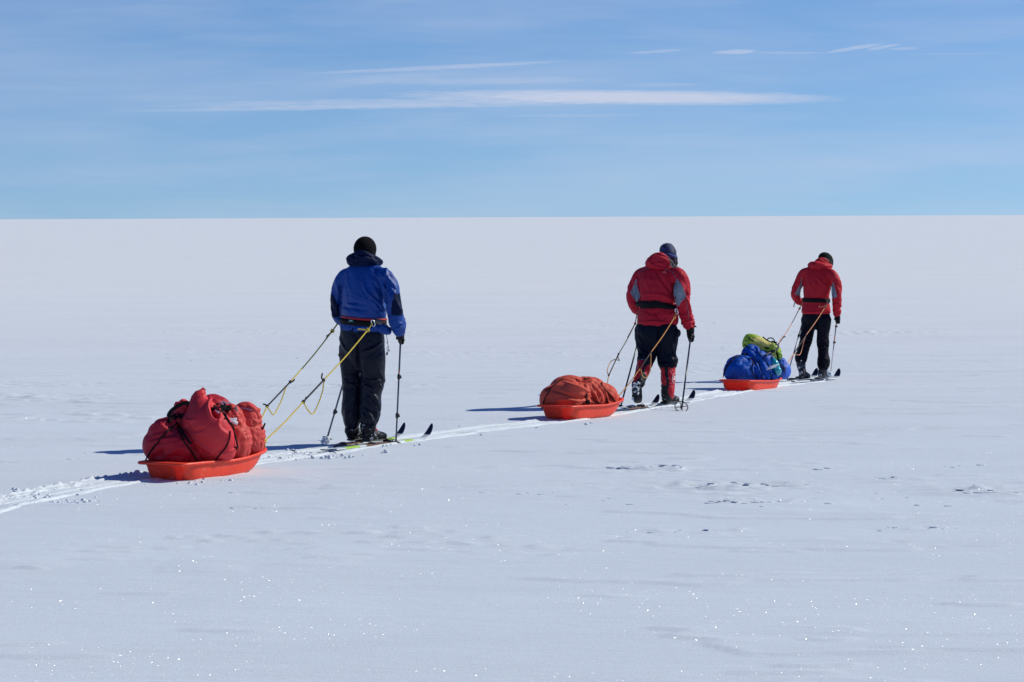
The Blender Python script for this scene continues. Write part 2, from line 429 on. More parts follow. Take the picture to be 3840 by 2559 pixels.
SNOW_T = snow_material('broken_powder_snow', (.72, .745, .79), .8, .3)
# ================================================================== GROUND
xs = np.concatenate([-np.geomspace(30000, 9.2, 60), np.arange(-9, 9.001, .04), np.geomspace(9.2, 30000, 60)])
ys = np.concatenate([-np.geomspace(30000, 4, 40), np.arange(0, 10, .5), np.arange(10, 40, .035), np.arange(40, 62, .1), np.geomspace(62.3, 45000, 90)])
gx, gy = np.meshgrid(xs, ys)
px_, py_ = gx.ravel(), gy.ravel()
P3 = np.stack([px_, py_, np.zeros_like(px_)], 1)
near = ss(9, 11, py_) * (1 - ss(55, 62, py_)) * (1 - ss(8.5, 9.5, np.abs(px_)))
near_i = np.nonzero(near > 0)[0]
z = g0(py_).copy()
def relief(P):
    """wind-packed surface: long low drifts, and here and there small broken scarps"""
    q = P * np.array([.28, .9, 1]); h = .012 * fbm(q * .5 + 3, 2)
    h = h + .003 * fbm(P * np.array([.9, 2.2, 1]) * 1.1 + 40, 3)
    # thin drifts with a sharp lee edge: sawtooth of warped noise
    s = pn(P * np.array([.35, 1.3, 1]) + 9) + .25 * pn(P * np.array([1.4, 5, 1]) + 70)
    edge = ss(.34, .37, s) * (1 - ss(.37, .75, s)); h = h + .010 * edge
    # patches of small crusty scarps
    patch = ss(.30, .50, pn(P * np.array([.22, .40, 1]) + 120.5))
    t = pn(P * np.array([2.2, 5.5, 1]) + 200) + .5 * pn(P * np.array([5, 11, 1]) + 260)
    h = h + patch * ss(15, 18, P[:, 1]) * .016 * ss(.28, .36, t) * (1 - ss(.40, .9, t))
    t2 = pn(P * np.array([1.0, 3.6, 1]) + 330)
    h = h + .009 * ss(.62, .66, t2) * (1 - ss(.68, .95, t2))
    # crusty scarps and long wind streaks where the eye finds them
    t3 = pn(P * np.array([3.6, 8.0, 1]) + 500)
    for (cx_, cy_, rx, ry, am) in SCARPS:
        w = np.exp(-((P[:, 0] - cx_) / rx) ** 2 - ((P[:, 1] - cy_) / ry) ** 2)
        h = h + w * am * (1.0 * ss(.16, .22, t) * (1 - ss(.26, .8, t)) + 1.3 * ss(.22, .30, t3) * (1 - ss(.34, .7, t3)))
    for (x0, x1, yy, am, dp) in STREAKS:
        w = np.clip(np.sin(np.pi * np.clip((P[:, 0] - x0) / (x1 - x0), 0, 1)), 0, 1)
        v = P[:, 1] - yy - .10 * (x1 - x0) * pn(P * np.array([.8, 0, 0]) + yy)
        h = h + am * w * ss(0, dp, v) * (1 - ss(dp, 1.2, v))
    return h
def _sc(x, y, wx, wy, am):
    a = G(x, y); b = G(x + wx, y); c = G(x, y - wy); return (a.x, a.y, b.x - a.x, c.y - a.y, am)
SCARPS = [_sc(2460, 1765, 260, 14, .016), _sc(2700, 1830, 330, 26, .018), _sc(2830, 1885, 200, 14, .014), _sc(3330, 1795, 130, 10, .012), _sc(3720, 1845, 200, 16, .020),
          _sc(3000, 1745, 200, 8, .010), _sc(3450, 1985, 160, 8, .012), _sc(2600, 1990, 260, 12, .010), _sc(900, 1908, 160, 6, .010), _sc(140, 1492, 80, 6, .016), _sc(120, 2140, 60, 10, .012),
          _sc(2700, 1205, 300, 8, .014), _sc(3200, 1250, 300, 8, .014), _sc(700, 1320, 300, 12, .008)]
def _st(x0, x1, y, am, dp):
    a = G(x0, y); b = G(x1, y); return (a.x, b.x, a.y, am, dp)
STREAKS = [_st(560, 920, 2157, .010, .10), _st(-200, 560, 2085, .010, .14), _st(950, 1450, 2083, .008, .12), _st(860, 1350, 2128, .007, .12), _st(1650, 2150, 1848, .008, .10), _st(-150, 260, 2142, .008, .1),
           _st(600, 1400, 2292, .006, .15), _st(3380, 3900, 1862, .014, .07), _st(2950, 3300, 1915, .008, .10), _st(2650, 3100, 1934, .007, .10), _st(1100, 1500, 1912, .008, .1)]
z[near_i] += relief(P3[near_i]) * near[near_i]
far_i = np.nonzero((near <= 0) & (py_ > 30) & (py_ < 6000))[0]
qf = P3[far_i]; z[far_i] += .05 * fbm(qf * np.array([.01, .035, 1]), 2) * ss(55, 120, qf[:, 1]) * (1 - ss(600, 3000, qf[:, 1])) + .6 * pn(qf * np.array([.003, .002, 1]) + 3) * ss(400, 1500, qf[:, 1])
nx, ny = len(xs), len(ys)
ii = (np.arange(ny - 1)[:, None] * nx + np.arange(nx - 1)[None]).ravel()
quads = np.stack([ii, ii + 1, ii + nx + 1, ii + nx], 1)
def fast_mesh(name, V, Q, mat):
    me = bpy.data.meshes.new(name)
    me.vertices.add(len(V)); me.vertices.foreach_set('co', V.astype(np.float32).ravel())
    me.loops.add(Q.size); me.loops.foreach_set('vertex_index', Q.astype(np.int32).ravel())
    me.polygons.add(len(Q)); me.polygons.foreach_set('loop_start', np.arange(0, Q.size, 4, dtype=np.int32))
    me.polygons.foreach_set('use_smooth', np.ones(len(Q), bool))
    me.materials.append(mat); me.update(calc_edges=True)
    o = bpy.data.objects.new(name, me); col.objects.link(o); return o
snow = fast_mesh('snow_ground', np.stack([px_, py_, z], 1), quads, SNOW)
tag(snow, kind='structure')

# the track the party leaves: swept by the sleds, cut by the skis
tp = [G(x, y) for x, y in [(-160, 1915), (0, 1888), (200, 1856), (420, 1822), (560, 1800), (760, 1763), (1000, 1712), (1250, 1680), (1450, 1655),
      (1640, 1633), (1850, 1606), (2050, 1582), (2230, 1560), (2400, 1536), (2560, 1508), (2700, 1478), (2830, 1452), (2950, 1438), (3060, 1428), (3150, 1421)]]
_tx = np.polyfit([p.y for p in tp], [p.x for p in tp], 4)
TY = np.arange(tp[0].y - 1.5, 36.1, .022)
TX = np.polyval(_tx, TY); dTX = np.polyval(np.polyder(_tx), TY)
lat = np.arange(-.50, .501, .0115)
tl = 1 / np.sqrt(1 + dTX ** 2)
LK = .70
cx = TX[:, None] + LK * lat[None] * tl[:, None]; cy = TY[:, None] - LK * lat[None] * (dTX * tl)[:, None]
Pt = np.stack([cx.ravel(), cy.ravel(), np.zeros(cx.size)], 1); L_ = np.broadcast_to(lat[None], cx.shape).ravel()
s_along = np.broadcast_to(np.cumsum(np.full(len(TY), .022) / tl)[:, None], cx.shape).ravel()
Ps = np.stack([L_ * 1.0, s_along, np.zeros_like(L_)], 1)
base = g0(Pt[:, 1]) + relief(Pt) * (1 - ss(8.5, 9.5, np.abs(Pt[:, 0])))
wob = .05 * pn(Ps * np.array([0, .5, 0]) + 5)
e = np.abs(L_ + wob)
nearness = 1 - ss(21.5, 24.5, Pt[:, 1])
e = e + .05 * (1 - nearness)
inside = 1 - ss(.24, .30, e)
zt = .012 - .036 * ss(.29, .42, e + .07 * pn(Ps * 3 + 9))          # fades under the untouched snow
zt -= .007 * inside
for c_ in (-.15, -.09, .09, .15):
    zt -= .013 * np.exp(-((L_ - c_ - .015 * pn(Ps * np.array([0, .8, 0]) + c_ * 90)) / .018) ** 2)
crumb = ss(.1, .5, pn(Ps * 9 + 4)) * .018 + ss(.25, .5, pn(Ps * 19 + 14)) * .012
rim = np.exp(-((e - .29) / .05) ** 2) * np.where(L_ < 0, 1.0, .25)
zt += rim * (.004 + crumb * (.2 + .8 * nearness)) * (1 + .8 * pn(Ps * np.array([0, 1.7, 0]) + 60)) + inside * crumb * (.04 + .75 * nearness * (1 - ss(-.08, .02, L_))) + .002 * pn(Ps * 30)
Vt = np.stack([Pt[:, 0], Pt[:, 1], base + zt], 1)
n1, n2 = len(TY), len(lat)
ii = (np.arange(n1 - 1)[:, None] * n2 + np.arange(n2 - 1)[None]).ravel()
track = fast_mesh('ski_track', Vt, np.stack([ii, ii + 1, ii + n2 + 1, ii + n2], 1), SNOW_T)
tag(track, kind='structure')

# loose crumbs of snow beside the track and under the poles
def clump(c, r, seed):
    V, F = ball((0, 0, 0), 1, 1, .75, n=10); V = np.array(V)
    V = V * (1 + .5 * pn(V * 1.1 + seed * 7.7) + .3 * pn(V * 2.7 + seed * 3.1))[:, None]
    return V * r + np.array(c), F
CV = []; CF = []; CM = []; FLAT = [0]
def add_clump(c, r):
    V, F = clump(c, r, random.random() * 90); k = len(CV); CV.extend(V.tolist()); CF.extend([[i + k for i in q] for q in F]); CM.extend([FLAT[0]] * len(F))
rs = random.Random(5)
def patch_clumps(x, y, wx, wy, n, r0, r1, flat=None):
    for _ in range(max(2, int(n * .5)) if flat else int(n * .75)):
        a = rs.gauss(0, .45); b = rs.gauss(0, .45)
        p = G(x + a * wx, y + b * wy); r = rs.uniform(r0, r1) * (1 if rs.random() < .7 else .5)
        FLAT[0] = 1 if flat else 0
        if flat:
            k0 = len(CV); r *= .50; add_clump((0, 0, 0), r); A_ = np.array(CV[k0:]); A_ = A_ * np.array([flat * rs.uniform(.6, 1.2), 1.0, .34]); ct_ = rs.uniform(-.5, .5)
            A_ = np.stack([A_[:, 0] + ct_ * A_[:, 1], A_[:, 1], A_[:, 2]], 1) + np.array([p.x, p.y, p.z + float(relief(np.array([[p.x, p.y, 0.0]]))[0]) + r * .08]); CV[k0:] = A_.tolist()
        else: add_clump((p.x, p.y, p.z + r * .25), r * .85)
for a in [(770, 1806, 110, 14, 60, .006, .022), (640, 1812, 60, 6, 16, .006, .016), (100, 1846, 130, 16, 46, .008, .024), (260, 1890, 140, 12, 36, .006, .016),
          (330, 1882, 60, 8, 14, .006, .02), (1170, 1700, 160, 8, 46, .005, .017), (1060, 1722, 90, 10, 26, .005, .014), (1290, 1712, 70, 8, 26, .006, .02),
          (1220, 1718, 40, 6, 12, .01, .026), (1445, 1696, 16, 4, 7, .008, .026), (1566, 1671, 16, 4, 5, .008, .02), (1340, 1672, 90, 8, 46, .005, .018),
          (1440, 1672, 60, 6, 22, .005, .016), (2020, 1606, 14, 4, 6, .008, .022), (1727, 1604, 12, 4, 4, .008, .02), (1808, 1634, 16, 3, 6, .006, .02),
          (2210, 1590, 24, 6, 9, .008, .022), (2380, 1532, 60, 8, 40, .006, .02), (2450, 1532, 60, 6, 24, .006, .016), (2540, 1528, 60, 6, 22, .006, .016),
          (2600, 1466, 10, 4, 5, .008, .02), (2020, 1482, 10, 3, 4, .008, .02), (2716, 1452, 8, 4, 4, .01, .025), (3020, 1428, 60, 6, 24, .006, .016),
          (2900, 1458, 60, 5, 10, .006, .012), (120, 1862, 220, 14, 60, .006, .02), (430, 1810, 160, 14, 30, .005, .014), (1100, 1690, 60, 4, 12, .01, .02)]:
    patch_clumps(*a)
for a in [(2440, 1763, 200, 7, 34, .02, .05), (2600, 1830, 260, 9, 20, .02, .05), (2780, 1818, 200, 10, 44, .015, .04), (3060, 1762, 90, 5, 10, .02, .045), (2800, 1885, 260, 12, 34, .018, .045),
          (3330, 1795, 110, 7, 18, .018, .04), (3560, 1752, 120, 8, 8, .02, .04), (3700, 1848, 190, 10, 30, .02, .055), (3790, 1832, 60, 4, 14, .02, .05), (3450, 1985, 200, 9, 30, .012, .03),
          (2560, 1995, 260, 8, 26, .010, .026), (2680, 1212, 260, 5, 8, .03, .06), (3150, 1255, 320, 7, 10, .03, .06), (140, 1492, 70, 3, 7, .03, .06), (900, 1908, 190, 4, 10, .015, .035),
          (1900, 1850, 240, 6, 12, .012, .03), (870, 1848, 30, 3, 5, .02, .035), (1000, 1350, 500, 20, 10, .02, .04), (300, 1700, 250, 30, 8, .012, .03), (2300, 1880, 300, 30, 10, .012, .035), (3250, 1880, 400, 40, 14, .012, .035)]:
    patch_clumps(*a, flat=2.2)
FLAT[0] = 0
# the ball of snow on the left pole's basket
bp = G(1220, 1668)
for k in range(26):
    a = rs.uniform(0, 6.28); q = rs.uniform(0, .034)
    add_clump((bp.x + math.cos(a) * q, bp.y + math.sin(a) * q, bp.z + .02 + rs.uniform(0, .052) * (1 - q * 8)), rs.uniform(.012, .022))
cl_o = mesh_obj('snow_clumps', np.array(CV), CF, [SNOW_T, SNOW], fm=CM)
tag(cl_o, kind='stuff')
# ================================================================== THINGS: shared builders
class Figure:
    """a person at depth D whose back is turned to the camera, heading th to the right of straight away"""
    def __init__(s, D, th, ppm, foot):
        s.D = D; s.th = th; s.ppm = ppm
        s.lat = np.array([math.cos(th), -math.sin(th), 0]); s.fwd = np.array([math.sin(th), math.cos(th), 0])
        s.up = np.array([0, 0, 1.0]); s.B = basis(s.lat, s.fwd, s.up)
        s.foot = foot
    def P(s, x, y, dd=0.0): return np.array(W(x, y, s.D + dd))

def hand(F, c, along, out_, thumb_side, grip_axis, r=.012):
    """gloved hand closed on a bar through c along grip_axis; the forearm arrives along `along`"""
    c = np.array(c, float); ax = np.array(grip_axis, float); ax /= np.linalg.norm(ax)
    al = np.array(along, float); al -= ax * (al @ ax) * .3; al /= np.linalg.norm(al)
    o = np.cross(al, ax); o /= np.linalg.norm(o); o *= out_
    parts = []
    parts.append(loft([(c - al * .075, .030, .026), (c - al * .04 + o * .012, .040, .024), (c + o * .026, .044, .020), (c + al * .03 + o * .026, .040, .018)], ax, n=16, sub=3))
    for k, L in enumerate((.92, 1.0, .95, .80)):                # four fingers curl round the bar
        b = c + ax * (.033 - .0215 * k) + o * .027 + al * .024
        pts = [b, b + al * .024 * L + o * .004, b + al * .034 * L - o * .022, b + al * .018 * L - o * .042, b - al * .006 - o * .046]
        parts.append(tube(pts, .0105, n=8, sub=3, rr=[.0125, .0118, .0112, .0105, .0095]))
    t0 = c - al * .035 + ax * .030 * thumb_side                 # thumb leaves the side of the palm
    parts.append(tube([t0, t0 + ax * .018 * thumb_side - o * .010, t0 + ax * .012 * thumb_side - o * .032 + al * .02, t0 + ax * .002 - o * .040 + al * .042],
                      .0125, n=8, sub=3, rr=[.015, .0135, .0125, .0105]))
    return parts

def head_parts(F, c, tilt=0.0, yaw=0.0, s=1.0):
    """skull, face, nose, ears, jaw; c is the middle of the head"""
    th = F.th + yaw
    fwd = np.array([math.sin(th), math.cos(th), 0]); lat = np.array([math.cos(th), -math.sin(th), 0]); up = np.array([0, 0, 1.0])
    f2 = fwd * math.cos(tilt) - up * math.sin(tilt); u2 = up * math.cos(tilt) + fwd * math.sin(tilt)
    B = basis(lat, f2, u2); c = np.array(c, float)
    q = lambda a, b, d: c + s * (lat * a + f2 * b + u2 * d)
    P = [ball(q(0, -.012, .025), .076 * s, .095 * s, .092 * s, B), ball(q(0, .030, -.035), .060 * s, .060 * s, .075 * s, B),
         ball(q(0, .055, -.082), .034 * s, .032 * s, .028 * s, B, n=14),
         loft([(q(0, .082, .018), .009, .009), (q(0, .100, -.012), .012, .012), (q(0, .106, -.028), .016, .013)], lat, n=10, sub=2),
         ball(q(0, .088, -.060), .024, .012, .010, B, n=12), ball(q(0, .082, .038), .055, .016, .012, B, n=12)]
    for sd in (-1, 1):
        P.append(ball(q(sd * .078, -.005, -.01), .010, .020, .032, B, n=12))
        P.append(ball(q(sd * .034, .070, -.025), .024, .022, .020, B, n=12))
    return P, q, B

def crop_faces(V, Fq, keep):
    """keep the faces whose every vertex passes; drops the rest"""
    ok = keep(V); F2 = [f for f in Fq if all(ok[i] for i in f)]
    used = sorted({i for f in F2 for i in f}); mp = {a: b for b, a in enumerate(used)}
    return V[used], [[mp[i] for i in f] for f in F2]

def band(name, centre, lat, fwd, zfun, h, bvh, thick, mat, parent, arc=(0, 360), n=72, off=.004, rout=.6):
    """a belt that follows whatever it is pulled tight round"""
    V = []; Fq = []; angs = np.linspace(R(arc[0]), R(arc[1]), n + 1)
    closed = arc[1] - arc[0] >= 360
    for a in angs[:-1] if closed else angs:
        d = Vector(tuple(lat * math.cos(a) + fwd * math.sin(a))); zc = zfun(a); cs = []
        for dz in (-h / 2, 0, h / 2):
            o = Vector((centre[0], centre[1], zc + dz)) + d * rout
            hit, nn, _, _ = bvh.ray_cast(o, -d)
            cs.append((hit - o).length if hit is not None else rout - .2)
        r = rout - min(cs) + off
        for rr_, dz in ((r, -h / 2), (r + thick, -h / 2 + .003), (r + thick, h / 2 - .003), (r, h / 2)):
            V.append(np.array([centre[0], centre[1], zc + dz]) + np.array(d) * rr_)
    m = len(V) // 4
    A = np.array(V).reshape(m, 4, 3)
    for _ in range(2):
        if closed: A = .25 * np.roll(A, 1, 0) + .5 * A + .25 * np.roll(A, -1, 0)
        else: A[1:-1] = .25 * A[:-2] + .5 * A[1:-1] + .25 * A[2:]
    for i in range(m if closed else m - 1):
        j = (i + 1) % m
        for k in range(4): Fq.append([i * 4 + k, j * 4 + k, j * 4 + (k + 1) % 4, i * 4 + (k + 1) % 4])
    return mesh_obj(name, A.reshape(-1, 3), Fq, mat, parent)
def decal(name, pxs, bvh, D, mat, parent, off=.004, grid=None):
    """a small flat mark sewn on cloth: a polygon (photo outline) laid on the surface"""
    pts = []
    for x, y in pxs:
        d = (CR @ Vector(((x - 1920) / FPX, (1279.5 - y) / FPX, -1))).normalized()
        hit, nn, _, _ = bvh.ray_cast(CP, d)
        if hit is None: hit, nn, _, _ = bvh.find_nearest(W(x, y, D))
        pts.append((hit, nn))
    c = sum((p for p, _ in pts), Vector((0, 0, 0))) / len(pts)
    V = [p + n * off for p, n in pts]; m = len(V)
    F = [list(range(m))]
    V2 = [p + n * (off - .003) for p, n in pts]
    F += [[i, (i + 1) % m, m + (i + 1) % m, m + i] for i in range(m)]
    return mesh_obj(name, [tuple(v) for v in V + V2], F, mat, parent, smooth=False)
def cord(name, pts, r, mat, parent, n=8, sub=6):
    V, F = tube(pts, r, n=n, sub=sub); return mesh_obj(name, V, F, mat, parent)
def knot(c, s, d=(1, 0, 0)):
    """a small overhand knot: two interlocked turns of line"""
    c = np.array(c, float); d = np.array(d, float); d /= np.linalg.norm(d); u = np.cross(d, [0, 1, 0.2]); u /= np.linalg.norm(u); w = np.cross(d, u)
    pts = []
    for t in np.linspace(0, 4 * math.pi, 22):
        pts.append(c + s * (u * math.sin(t) * .75 + w * math.cos(t) * .6 + d * (.6 * math.sin(t / 2))))
    return tube(pts, s * .42, n=7, sub=2)

# cloth and hardware
black_cloth = fabric('black_nylon', (.006, .006, .010), .55, .3, 30, 0, .12)
webbing = fabric('black_webbing', (.006, .006, .008), .7, .2, 80, 0, .15)
rubber = plain('black_rubber', (.014, .014, .016), .5)
boot_m = fabric('black_snowy_boot', (.005, .006, .010), .5, .25, 40, 0, .2, frost=.08)
boot_g = fabric('dark_grey_snowy_boot', (.02, .021, .028), .45, .25, 40, 0, frost=.05)
skin = plain('weathered_skin', (.42, .22, .15), .5, 0, .4, 120, .1)
glove_m = fabric('black_glove', (.003, .003, .006), .5, .4, 60, 0, .15)
steel = plain('bright_steel', (.75, .76, .78), .25, 1.0)
alu_dark = plain('dark_painted_pole', (.07, .09, .14), .3, .3)
alu_light = plain('bare_alloy_pole', (.55, .50, .52), .28, .9)
pole_red = plain('red_pole_paint', (.35, .03, .03), .35)
ski_black = plain('black_ski', (.012, .016, .04), .3, 0, .5, 40, .02, .3)
ski_white = plain('white_ski_top', (.62, .66, .68), .4, 0, .5)
ski_lime = plain('lime_ski_top', (.42, .62, .06), .4, 0, .5)
ski_brown = plain('worn_brown_ski_top', (.16, .08, .05), .5, 0, .4)
teal = plain('teal_patch', (.015, .22, .20), .6, 0, .3)
pale_mark = plain('pale_mark', (.45, .62, .62), .6, 0, .3)

def ski_pole(label, top, tip, grip_len, colours, collars, basket, group, shaft_r=.0085, top_px=None):
    """top: butt of the grip, tip: metal tip; colours: list of (t0, t1, material) along the shaft"""
    top = np.array(top, float); tip = np.array(tip, float); ax = tip - top; L = np.linalg.norm(ax); ax /= L
    root = empty('ski_pole', tuple(tip)); tag(root, label, 'ski pole', group)
    V, F = loft([(top, .012, .012), (top + ax * .02, .017, .015), (top + ax * .05, .0145, .014), (top + ax * (grip_len - .02), .016, .015), (top + ax * grip_len, .013, .013)], (1, 0, 0), n=12)
    mesh_obj('grip', V, F, rubber, root)
    V = []; F = []; fm = []; mats = []
    for a, b, m in colours:
        if m not in mats: mats.append(m)
        p0 = top + ax * (grip_len * .8 + (L - .03 - grip_len * .8) * a); p1 = top + ax * (grip_len * .8 + (L - .03 - grip_len * .8) * b)
        rr = shaft_r * (1 - .28 * a)
        v, f = loft([(p0, rr, rr), (p1, rr * .97, rr * .97)], (1, 0, 0), n=10, sub=2, cap=False)
        k = len(V); V += v; F += [[i + k for i in q] for q in f]; fm += [mats.index(m)] * len(f)
    mesh_obj('shaft', [tuple(v) for v in V], F, mats, root, fm=fm)
    for t in collars:
        c = top + ax * L * t
        v, f = join([loft([(c - ax * .02, .012, .012), (c - ax * .012, .0155, .0155), (c + ax * .015, .015, .015), (c + ax * .024, .010, .010)], (1, 0, 0), n=12, sub=2),
                     loft([(c - ax * .008 + np.array([.015, 0, 0]), .006, .006), (c + ax * .012 + np.array([.020, 0, 0]), .006, .006)], (1, 0, 0), n=8, sub=1)])
        mesh_obj('collar', v, f, rubber, root)
    v, f = loft([(tip - ax * .04, .006, .006), (tip, .0025, .0025)], (1, 0, 0), n=8, sub=1)
    mesh_obj('tip', v, f, steel, root)
    if basket:
        kind, rad, c, nrm_ = basket
        c = np.array(c, float); nn = np.array(nrm_, float); nn /= np.linalg.norm(nn)
        u = np.cross(nn, [0, 1, .1]); u /= np.linalg.norm(u); w = np.cross(nn, u); parts = []
        if kind == 'wheel':
            ring = [c + rad * (u * math.cos(t) + w * math.sin(t)) for t in np.linspace(0, 2 * math.pi, 25)]
            parts.append(tube(ring, .0055, n=8, sub=1))
            for t in (.35, .35 + math.pi / 2, .35 + math.pi, .35 + 1.5 * math.pi):
                parts.append(tube([c, c + rad * (u * math.cos(t) + w * math.sin(t))], .004, n=6, sub=1))
            parts.append(loft([(c - nn * .014, .013, .013), (c + nn * .014, .012, .012)], (1, 0, 0), n=10, sub=1)); m_ = rubber
        else:
            prof = [(.010, .012), (.013, .004), (rad * .7, .002), (rad, -.006), (rad, -.009), (rad * .7, -.002), (.010, -.010)]
            V = []; F = []; n_ = 20
            for i, (r_, h_) in enumerate(prof):
                for k in range(n_):
                    t = 2 * math.pi * k / n_; V.append(c + (r_ * (1 + (.06 * math.cos(6 * t) if r_ > .03 else 0))) * (u * math.cos(t) + w * math.sin(t)) + nn * h_)
            for i in range(len(prof) - 1):
                for k in range(n_): F.append([i * n_ + k, i * n_ + (k + 1) % n_, (i + 1) * n_ + (k + 1) % n_, (i + 1) * n_ + k])
            parts.append((V, F)); m_ = MATS['clear_basket'] if kind == 'clear' else rubber
        v, f = join(parts); mesh_obj('basket', v, f, m_, root)
    return root, top, ax
plain('clear_basket', (.50, .58, .66), .3, 0, .5)

def ski(label, tail, tip, foot_t, colours, group, h=.13, width=.075, lift=.012, side_mat=None):
    """tail and tip on the snow; the last 22 cm curl up. colours: (t0, t1, material) from tail to tip"""
    tail = np.array(tail, float); tip = np.array(tip, float); d = tip - tail; L = np.linalg.norm(d[:2]); dz = d[2]
    d2 = np.array([d[0], d[1], 0]) / L; lt = np.array([d2[1], -d2[0], 0])
    root = empty('ski', tuple(tail)); tag(root, label, 'ski', group)
    ts = np.unique(np.concatenate([np.linspace(0, 1, 60), np.linspace(.84, 1, 24)] + [[a, b] for a, b, _ in colours]))
    V = []; F = []; fm = []; mats = []
    for t in ts:
        c = tail + d2 * L * t; c[2] = tail[2] + dz * t + lift
        k = max(0, (t * L - (L - .24)) / .24)
        c[2] += h * k ** 2.0; c -= d2 * (.035 * k ** 3)
        if t < .05: c[2] += .012 * (1 - t / .05) ** 2
        w = width / 2 * (1 - .13 * math.sin(math.pi * min(1, t * 1.05)))
        if k > .45: w *= math.sqrt(max(0.0, 1 - ((k - .45) / .56) ** 2.2)) 
        if t < .03: w *= .6 + .4 * t / .03
        w = max(w, .004); th = .012 * (1 - .5 * k) * (.7 + .6 * math.sin(math.pi * t))
        for sx, sz in ((-1, 0), (1, 0), (.94, th), (-.94, th)): V.append(c + lt * w * sx + np.array([0, 0, sz]))
    n = len(ts)
    for i in range(n - 1):
        tm = (ts[i] + ts[i + 1]) / 2; mt = next((m for a, b, m in colours if a <= tm <= b), colours[0][2])
        for k in range(4):
            m = mt if k in (1, 2, 3) else ski_black
            if m not in mats: mats.append(m)
            F.append([i * 4 + k, i * 4 + (k + 1) % 4, (i + 1) * 4 + (k + 1) % 4, (i + 1) * 4 + k]); fm.append(mats.index(m))
    for q in ([3, 2, 1, 0], [(n - 1) * 4 + k for k in range(4)]): F.append(q); fm.append(0)
    mesh_obj('board', V, F, mats, root, smooth=False, fm=fm)
    # binding: toe piece, heel plate
    c = tail + d2 * L * foot_t; c[2] = tail[2] + dz * foot_t + lift + .012
    parts = []
    for o, l, w, hh in ((.13, .06, .075, .022), (-.12, .05, .06, .016), (0.0, .22, .045, .007)):
        bm = bmesh.new(); bmesh.ops.create_cube(bm, size=1)
        bmesh.ops.bevel(bm, geom=bm.edges[:], offset=.08, segments=2, affect='EDGES')
        V = [c + d2 * (o + v.co.x * l) + lt * v.co.y * w + np.array([0, 0, hh / 2 + v.co.z * hh]) for v in bm.verts]
        parts.append((V, [[v.index for v in f.verts] for f in bm.faces])); bm.free()
    parts.append(tube([c + d2 * .14 + lt * .035 + np.array([0, 0, .01]), c + d2 * .175 + np.array([0, 0, .03]), c + d2 * .14 - lt * .035 + np.array([0, 0, .01])], .0025, n=6, sub=5))
    v, f = join(parts); mesh_obj('binding', v, f, rubber, root)
    return root

def sled(label, rear, front, width, H, mat, group, depth_px=None, rot_r=0.0):
    """shallow plastic pulk with a rolled flange; rear, front: ends of its centre line on the snow"""
    rear = np.array(rear, float); front = np.array(front, float); ax = front - rear; L = np.linalg.norm(ax); ax /= L
    lt = np.cross(ax, [0, 0, 1.0]); lt /= np.linalg.norm(lt); up = np.cross(lt, ax)
    root = empty('pulk_sled', tuple(rear)); tag(root, label, 'sled', group)
    m = 96; V = []; F = []
    def outline(t):
        # superellipse, squared at the back, drawn to a blunt prow in front; t=0 is starboard
        c, s_ = math.cos(t), math.sin(t); e = .21
        x = math.copysign(abs(c) ** e, c); y = math.copysign(abs(s_) ** (e if s_ < 0 else .62), s_)
        taper = 1 - .30 * max(0, y) ** 2.6 - .05 * max(0, -y)
        return x * width / 2 * taper, y * L / 2
    rings = [  # (lateral factor, front inset, rear inset, height)
        (1.02, -.012, -.065, H - .020, 0), (1.025, -.020, -.078, H - .008, 0), (1.015, -.015, -.065, H + .002, 0), (.96, .012, .002, H + .004, 0), (.945, .03, .012, H - .006, 0),
        (.92, .06, .03, H * .66, 0), (.895, .11, .045, H * .34, 0), (.87, .16, .06, H * .12, 0), (.84, .20, .08, H * .03, 0), (.79, .25, .11, 0, 0), (.3, .55, .5, 0, 0)]
    def place(lf, fi, ri, z, t, inner=0):
        x, y = outline(t); x *= lf; yn = y / (L / 2)
        y = yn * (L / 2 - (fi if yn > 0 else ri)); 
        spring = .045 * max(0, yn - .25) ** 1.6 + .01 * max(0, -yn - .6)      # the floor and rim sweep up towards the prow
        scoop = -.012 * math.exp(-(yn / .35) ** 2)
        return rear + ax * (L / 2 + y) + lt * x + up * (z + spring * (1 if z > .4 * H else .75) + (scoop if z > .8 * H else 0))
    for lf, fi, ri, z, _ in rings:
        for k in range(m): V.append(place(lf, fi, ri, z, 2 * math.pi * k / m))
    nr = len(rings)
    for i in range(nr - 1):
        for k in range(m): F.append([i * m + k, i * m + (k + 1) % m, (i + 1) * m + (k + 1) % m, (i + 1) * m + k])
    F.append([(nr - 1) * m + k for k in range(m)])
    hull = mesh_obj('hull', V, F, mat, root)
    md = hull.modifiers.new('thickness', 'SOLIDIFY'); md.thickness = .005; md.offset = -1
    return root, place, (rear, ax, lt, up, L)
